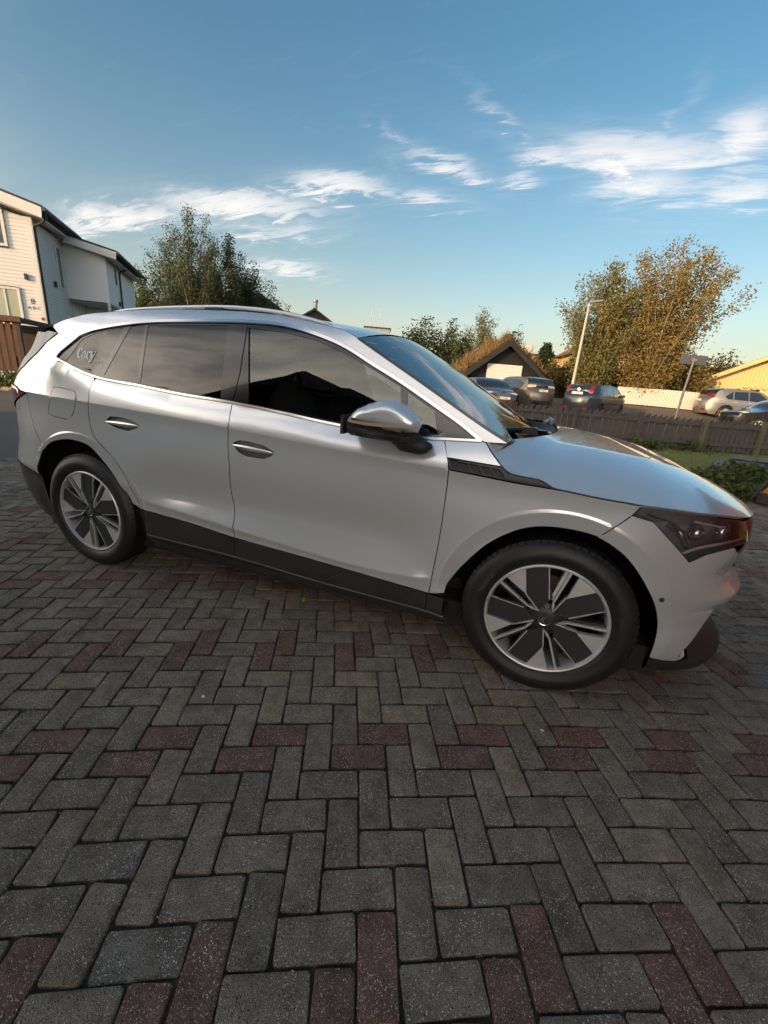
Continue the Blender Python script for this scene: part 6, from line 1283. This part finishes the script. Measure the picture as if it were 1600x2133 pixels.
# silver SUV with a ski rack, seen from the left rear
L,H=4.48,1.64; key=SUV(L,H); dlo=[(L/2-1.40,1.07),(L/2-1.98,1.50),(0,1.55),(-1.15,1.50),(-1.55,1.22),(-1.40,1.10),(0,1.07)]
loc=ground_at(1492,866,27.0)
SV,ps,tk=parked('parked_car','silver SUV with black ski rack on its roof beside the yellow house',(loc[0]+1.35,loc[1]+1.0,loc[2]),R(14),L,1.86,H,key,dlo,[-1.55,-1.10,-.30,.9],(1.33,-1.34),.355,paint('silver_suv_paint',(.24,.23,.22)),RD,
  dict(patches=[('tail_light',.815,.842,.35,.995,REDL,.014),('rear_reflector',.955,.97,.55,.9,REDL,.014)],handle=CHROME),plate=('EL 20457',.895,.50,False),clad=True)
RK=empty('ski_rack',tuple(Vector(SV.location)+Vector((0,0,H-.03))),R(14)); tag(RK,'black ski rack with four jaws on the silver SUV roof','rack')
for x in (-.75,.25):
    m=MB(); m.box((x-.03,-.62,.0),(x+.03,.62,.09)); m.build('bar',BLKP,RK)
for k in range(4):
    m=MB(); m.prism([(-.62+k*.33,.20),(-.56+k*.33,.13),(-.48+k*.33,.10),(-.40+k*.33,.13),(-.34+k*.33,.20),(-.40+k*.33,.10),(-.48+k*.33,.07),(-.56+k*.33,.10)],-.64,-.60); m.build('jaw',BLKP,RK)
# brown saloon facing the camera
L,H=4.47,1.45; key=[(L/2-.05,.24),(L/2,.52),(L/2-.14,.76),(L/2-1.15,.98),(L/2-2.00,H-.03),(-L/2+.85,H-.10),(-L/2+.18,1.04),(-L/2+.04,.95),(-L/2,.60),(-L/2+.12,.28)]; dlo=[(L/2-1.28,1.0),(L/2-2.05,1.34),(-.2,1.38),(-1.25,1.22),(-1.45,1.06),(0,1.0)]
loc=ground_at(1046,853,19.0)
parked('parked_car','brown metallic saloon facing the camera, left of the bronze-grey SUV',(loc[0]-1.05,loc[1]+1.75,loc[2]),R(-62),L,1.82,H,key,dlo,[-1.45,-.95,-.05,.95],(1.36,-1.34),.32,paint('brown_paint',(.13,.085,.060)),RD,
  dict(patches=[('headlight',.115,.145,.62,.97,WHITEL,.012),('grille',.055,.115,-.55,.55,mk('silver_grille',(.22,.23,.25),rough=.3,metal=.6),.012)]),plate=('EF 70581',.062,.50,True),badge=(.098,.085,PTXT))
# dark car at the right edge
L,H=4.5,1.47; key=[(L/2-.05,.24),(L/2,.52),(L/2-.14,.78),(L/2-1.15,.98),(L/2-2.00,H-.03),(-L/2+.75,H-.08),(-L/2+.18,1.04),(-L/2+.04,.95),(-L/2,.60),(-L/2+.12,.28)]
loc=ground_at(1555,872,22.5)
parked('parked_car','black car cut by the right edge, before the silver SUV',(loc[0]+1.35,loc[1]+.4,loc[2]),R(193),L,1.80,H,key,dlo,[-1.45,-.95,-.05,.95],(1.36,-1.34),.32,paint('black_paint',(.014,.014,.016)),RD,dict(patches=[('headlight',.115,.145,.62,.97,WHITEL,.012)]))
# white car next to the silver one, seen through its windows and past the bonnet
parked('parked_car','white car parked on the far side of the silver car, hidden but for its bonnet',(-2.75,4.55,-.0),R(14),4.3,1.78,1.47,[(2.10,.24),(2.15,.52),(2.01,.80),(1.05,.99),(.22,1.44),(-1.35,1.40),(-1.98,1.05),(-2.1,.95),(-2.15,.60),(-2.03,.28)],[(.92,1.01),(.22,1.36),(-.4,1.39),(-1.2,1.32),(-1.42,1.08),(0,1.01)],[-1.42,-.95,-.05,.9],(1.30,-1.28),.32,paint('white_paint',(.68,.69,.70),.0),RD,dict(patches=[('headlight',.115,.145,.62,.97,WHITEL,.012)]),grp='cars close to the silver car')

# ---------------------------------------------------------------- lawn, weeds and small things
rng=np.random.default_rng(21)
n=26000; P=np.c_[rng.uniform(.5,12,n),rng.uniform(5.6,16.5,n),np.zeros(n)]
lawnpoly=[(4.6,4.1),(3.6,5.65),(2.7,6.1),(-1.5,6.5),(-4.6,11.2),(4.8,13.3),(14,17.0),(16,10),(9,3)]
P=P[inside(P[:,:2],lawnpoly)]; P[:,2]=gz(P[:,0],P[:,1])-.01
v,f=blades(P,.055,.008,rng,.7); GRS=fastmesh('grass',v,f,leafmat('lawn_blade',(.17,.21,.042),(.32,.29,.085)),None); stuff(GRS)
WEED=leafmat('weed_leaf',(.045,.070,.018),(.125,.135,.035))
def weeds(px,py,n,hgt,size,mat,label,seed,spread,nl=26):
    rg=np.random.default_rng(seed); d=ray(px,py); q=_C+d*((0-_C[2])/d[2]); z=float(gz(q[0],q[1])); root=empty('weed_plant',(q[0],q[1],z-.01)); tag(root,label,'plant','weeds along the lawn'); mb=MB(); c=[]
    for k in range(n):
        a=rg.uniform(0,6.28); o=rg.normal(0,spread*.5,2); l=rg.uniform(.5,1)*hgt; t=[(o[0],o[1],0),(o[0]+math.cos(a)*l*.2,o[1]+math.sin(a)*l*.2,l*.6),(o[0]+math.cos(a)*l*.45,o[1]+math.sin(a)*l*.45,l)]; mb.tube(t,[.006,.004,.002],4,False); 
        for u in (.4,.6,.8,1.0): c.append([np.interp(u,(0,.6,1),[s[m] for s in t]) for m in range(3)])
    mb.build('stem',WEED,root); v,f=leaves(np.array(c),nl//4,spread*.14,size,rg,shape=1.5); stuff(fastmesh('leaf',v,f,mat,root)); return root
for k,(px,py,n,hg,sz,mat,sp,lab) in enumerate([(1520,1010,26,.26,.042,LF_GREEN,.50,'leafy green weeds before the flat stones'),(1475,1012,20,.20,.040,WEED,.40,'long-leaved weeds beyond the bonnet, left of the flat stones'),(1560,1000,20,.32,.048,LF_GREEN,.35,'yellow-green broad-leaved weeds beside the orange tool'),(1425,938,16,.30,.05,WEED,.6,'low green growth at the fence foot behind the bonnet'),(1500,938,20,.40,.05,LF_GREEN,.6,'bushy weeds at the foot of the mossy fence post'),(1560,940,20,.32,.05,LF_AUT,.6,'yellowing weeds at the fence foot near the right edge'),(1350,934,14,.25,.05,WEED,.5,'small dark weeds at the fence foot over the bonnet'),(1535,1036,16,.18,.04,WEED,.35,'low weeds at the edge of the paving by the tool')]):
    weeds(px,py,n,hg,sz,mat,lab,60+k,sp)
def tallgrass(px,py,label,seed,hg):
    d=ray(px,py); q=_C+d*((0-_C[2])/d[2]); rg=np.random.default_rng(seed); Pn=np.c_[rg.normal(0,.28,90),rg.normal(0,.12,90),np.zeros(90)]; v,f=blades(Pn,hg,.008,rg,.22); root=empty('dry_grass_tuft',(q[0],q[1],float(gz(q[0],q[1]))-.01)); tag(root,label,'plant','dry grass tufts by the fence'); stuff(fastmesh('blade',v,f,DRYG,root))
tallgrass(1490,938,'tall dry grass tuft against the fence by the mossy post',81,1.15); tallgrass(1590,936,'tall dry grass tuft against the fence at the right edge',82,1.0)
# flat stones
STN=mk('grey_stone',(.17,.165,.155),rough=.9,noise=(5,.8,(.10,.095,.09)),bump=(12,.7))
d=ray(1555,985); q=_C+d*((0-_C[2])/d[2])
for k,(dx,dy,dz,a,s) in enumerate(((0,0,0,.2,(.62,.40,.16)),(.15,.12,.16,.7,(.52,.34,.11)),(-.32,.15,.05,1.3,(.42,.30,.13)),(.05,.05,.27,-.3,(.40,.26,.06)))):
    bm=bmesh.new(); bmesh.ops.create_icosphere(bm,subdivisions=2,radius=1)
    rg=np.random.default_rng(90+k)
    for vv in bm.verts:
        vv.co.x=math.copysign(abs(vv.co.x)**.6,vv.co.x)*s[0]*rg.uniform(.9,1.05); vv.co.y=math.copysign(abs(vv.co.y)**.6,vv.co.y)*s[1]*rg.uniform(.9,1.05); vv.co.z=math.copysign(abs(vv.co.z)**.5,vv.co.z)*s[2]*.5*rg.uniform(.9,1.1)+s[2]*.5
    me=bpy.data.meshes.new('flat_stone'); bm.to_mesh(me); bm.free(); o=link('flat_stone',me,None,STN); o.location=(q[0]+dx,q[1]+dy,dz-.01); o.rotation_euler=(0,0,a)
    tag(o,['broad bottom stone of the flat grey pile','middle slab of the flat grey pile','grey stone leaning at the left of the pile','thin top slab of the flat grey pile'][k],'stone','flat stones on the lawn')
# orange snow-scoop like tool with a rod, cut by the right edge
ORG_=mk('orange_plastic',(.55,.16,.02),rough=.45,noise=(4,.4,(.42,.11,.015)))
d=ray(1600,1052); q=_C+d*((0-_C[2])/d[2]); OT=empty('garden_scoop',(q[0],q[1],0),R(-30)); tag(OT,'orange scoop with black base leaning at the right edge of the lawn','tool')
m=MB(); m.prism([(-.12,.14),(.02,.12),(.34,.98),(.22,1.0)],-.02,.55); m.build('scoop',ORG_,OT,bevel=.01); m=MB(); m.prism([(-.16,.0),(.35,.0),(.30,.16),(-.14,.16)],-.06,.60); m.build('base',BLKP,OT,bevel=.01); m=MB(); m.tube([(-.20,-.06,.05),(-.02,-.04,.5),(.16,-.03,.95)],.018,6); m.build('strut',BLKP,OT)
d=ray(1578,1036); q2=_C+d*((0-_C[2])/d[2]); TR=empty('grass_trimmer',(q2[0],q2[1],0),0); tag(TR,'small trimmer with pale hoop guard and metal rod lying by the orange scoop','tool')
m=MB(); m.tube([(-.04+.10*math.cos(a),.10*math.sin(a),.06+.02*math.sin(a)) for a in np.linspace(0,6.28,17)],.010,5); m.build('hoop_guard',mk('pale_guard',(.50,.45,.28),rough=.6),TR); m=MB(); m.ell((.06,-.02,.06),(.06,.06,.05),10,7); m.build('head',mk('red_plastic',(.50,.09,.05),rough=.5),TR); m=MB(); m.tube([(.07,-.02,.07),(.55,-.55,.10)],.013,8); m.build('rod',mk('pale_metal',(.55,.56,.60),rough=.3,metal=.7),TR)
# sprig and pebbles on the paving
d=ray(633,1253); q=_C+d*((0-_C[2])/d[2]); SPR=empty('sprig',(q[0],q[1],0)); tag(SPR,'tiny bright green seedling growing in a paving joint below the front door','plant'); rg=np.random.default_rng(4); v,f=leaves(np.array([(0,0,.012),(.012,.004,.018),(-.010,.004,.014)]),6,.006,.011,rg); stuff(fastmesh('leaf',v,f,leafmat('seedling',(.22,.35,.04),(.35,.45,.08)),SPR))
PEB=mk('white_pebble',(.70,.69,.66),rough=.6)
for k,(px,py,r_) in enumerate(((424,1452,.008),(1129,1523,.008))):
    d=ray(px,py); q=_C+d*((0-_C[2])/d[2]); m=MB(); m.ell((0,0,r_*.35),(r_,r_*.8,r_*.5),10,6); o=m.build('pebble',PEB,None,True); o.location=(q[0],q[1],.001); tag(o,['white pebble on the paving left of centre','white disc-like pebble on the paving below the front wheel'][k],'pebble','pebbles on the paving')
d=ray(1597,1420); q=_C+d*((0-_C[2])/d[2]); m=MB(); m.box((-.012,-.008,0),(.012,.008,.004)); o=m.build('plastic_scrap',mk('blue_scrap',(.05,.22,.70),rough=.4),None,bevel=.001); o.location=(q[0],q[1],.001); tag(o,'blue scrap of plastic on the paving at the right edge','scrap')
rg=np.random.default_rng(77); gm=MB()
for k in range(170):
    px,py=rg.uniform(-50,1650),rg.uniform(1230,2150); dd_=ray(px,py); q=_C+dd_*((0-_C[2])/dd_[2])
    if -3.6<q[0]<.8 and .1<q[1]<1.9: continue
    r_=rg.uniform(.0012,.0034); gm.ell((q[0],q[1],r_*.4),(r_,r_*rg.uniform(.6,1),r_*.6),6,4)
GRIT=stuff(gm.build('grit',mk('pale_grit',(.42,.38,.32),rough=.8,noise=(40,.8,(.22,.17,.12))),None,True))
# ---------------------------------------------------------------- what stands behind and beside the camera (seen in the car's windows and paint)
HB=empty('dark_house',(-5.8,-7.2,0)); tag(HB,'dark timber gabled house standing behind the camera, mirrored in the car windows','house')
DKW=mk('dark_timber',(.045,.040,.036),rough=.8,noise=(2,.5,(.06,.05,.045)),bump=(5,.3,(8,8,.4)))
m=MB(); m.prism([(-3.6,0),(4.9,0),(4.9,4.7),(0,6.8),(-3.6,5.2)],-9,0.0); m.build('wall',DKW,HB)
m=MB(); m.prism([(-4.3,5.12),(0,7.02),(5.5,4.62),(5.5,4.42),(0,6.8),(-4.3,4.92)],-9.5,.6); m.build('roof',ROOFD,HB)
for x0,x1,z0,z1 in ((-2.6,-1.2,2.9,4.2),(1.2,2.8,2.9,4.2),(-2.6,-.8,.9,2.2)): 
    m=MB(); m.box((x0-.1,.0,z0-.1),(x1+.1,.06,z1+.1)); w=m.build('window',WHITE,HB); m=MB(); m.box((x0,.055,z0),(x1,.075,z1)); m.build('pane',WPANE,w)
m=MB(); m.box((3.2,.0,.05),(4.2,.06,2.1)); m.build('door',mk('grey_door',(.2,.2,.2),rough=.5),HB)
HW_=empty('dark_annexe',(-14.2,-8.2,0)); tag(HW_,'long low dark annexe behind the camera to the left','house'); m=MB(); m.box((-4,-6,0),(3.0,0,6.3)); m.build('wall',DKW,HW_); m=MB(); m.box((-4.4,-6.4,6.3),(3.2,.5,6.55)); m.build('roof',ROOFD,HW_)
RH=empty('red_house',(3.9,0,0)); tag(RH,'red boarded house wall facing the car nose, beyond the right edge','house'); REDW=mk('falu_red',(.30,.035,.022),rough=.75,noise=(2,.4,(.24,.03,.02)))
m=MB(); m.box((.03,-6.5,0),(4,4.4,3.2)); m.build('wall',REDW,RH)
for k in range(54):
    m=MB(); m.box((0,-6.5+k*.2,.1),(.03,-6.5+k*.2+.14,3.1)); m.build('wall_board',REDW,RH)
m=MB(); m.prism([(-6.8,3.2),(4.7,3.2),(4.7,3.4),(-6.8,3.4)],-.5,4.4,'x'); m.build('roof',ROOFD,RH)
m=MB(); m.box((-.05,-1.0,1.0),(.02,.4,2.2)); w=m.build('window',WHITE,RH); m=MB(); m.box((-.06,-.88,1.1),(-.045,.28,2.1)); m.build('pane',WPANE,w)
m=MB(); m.box((-.05,1.6,.1),(.02,2.6,2.1)); m.build('door',mk('orange_door',(.55,.20,.03),rough=.5),RH)
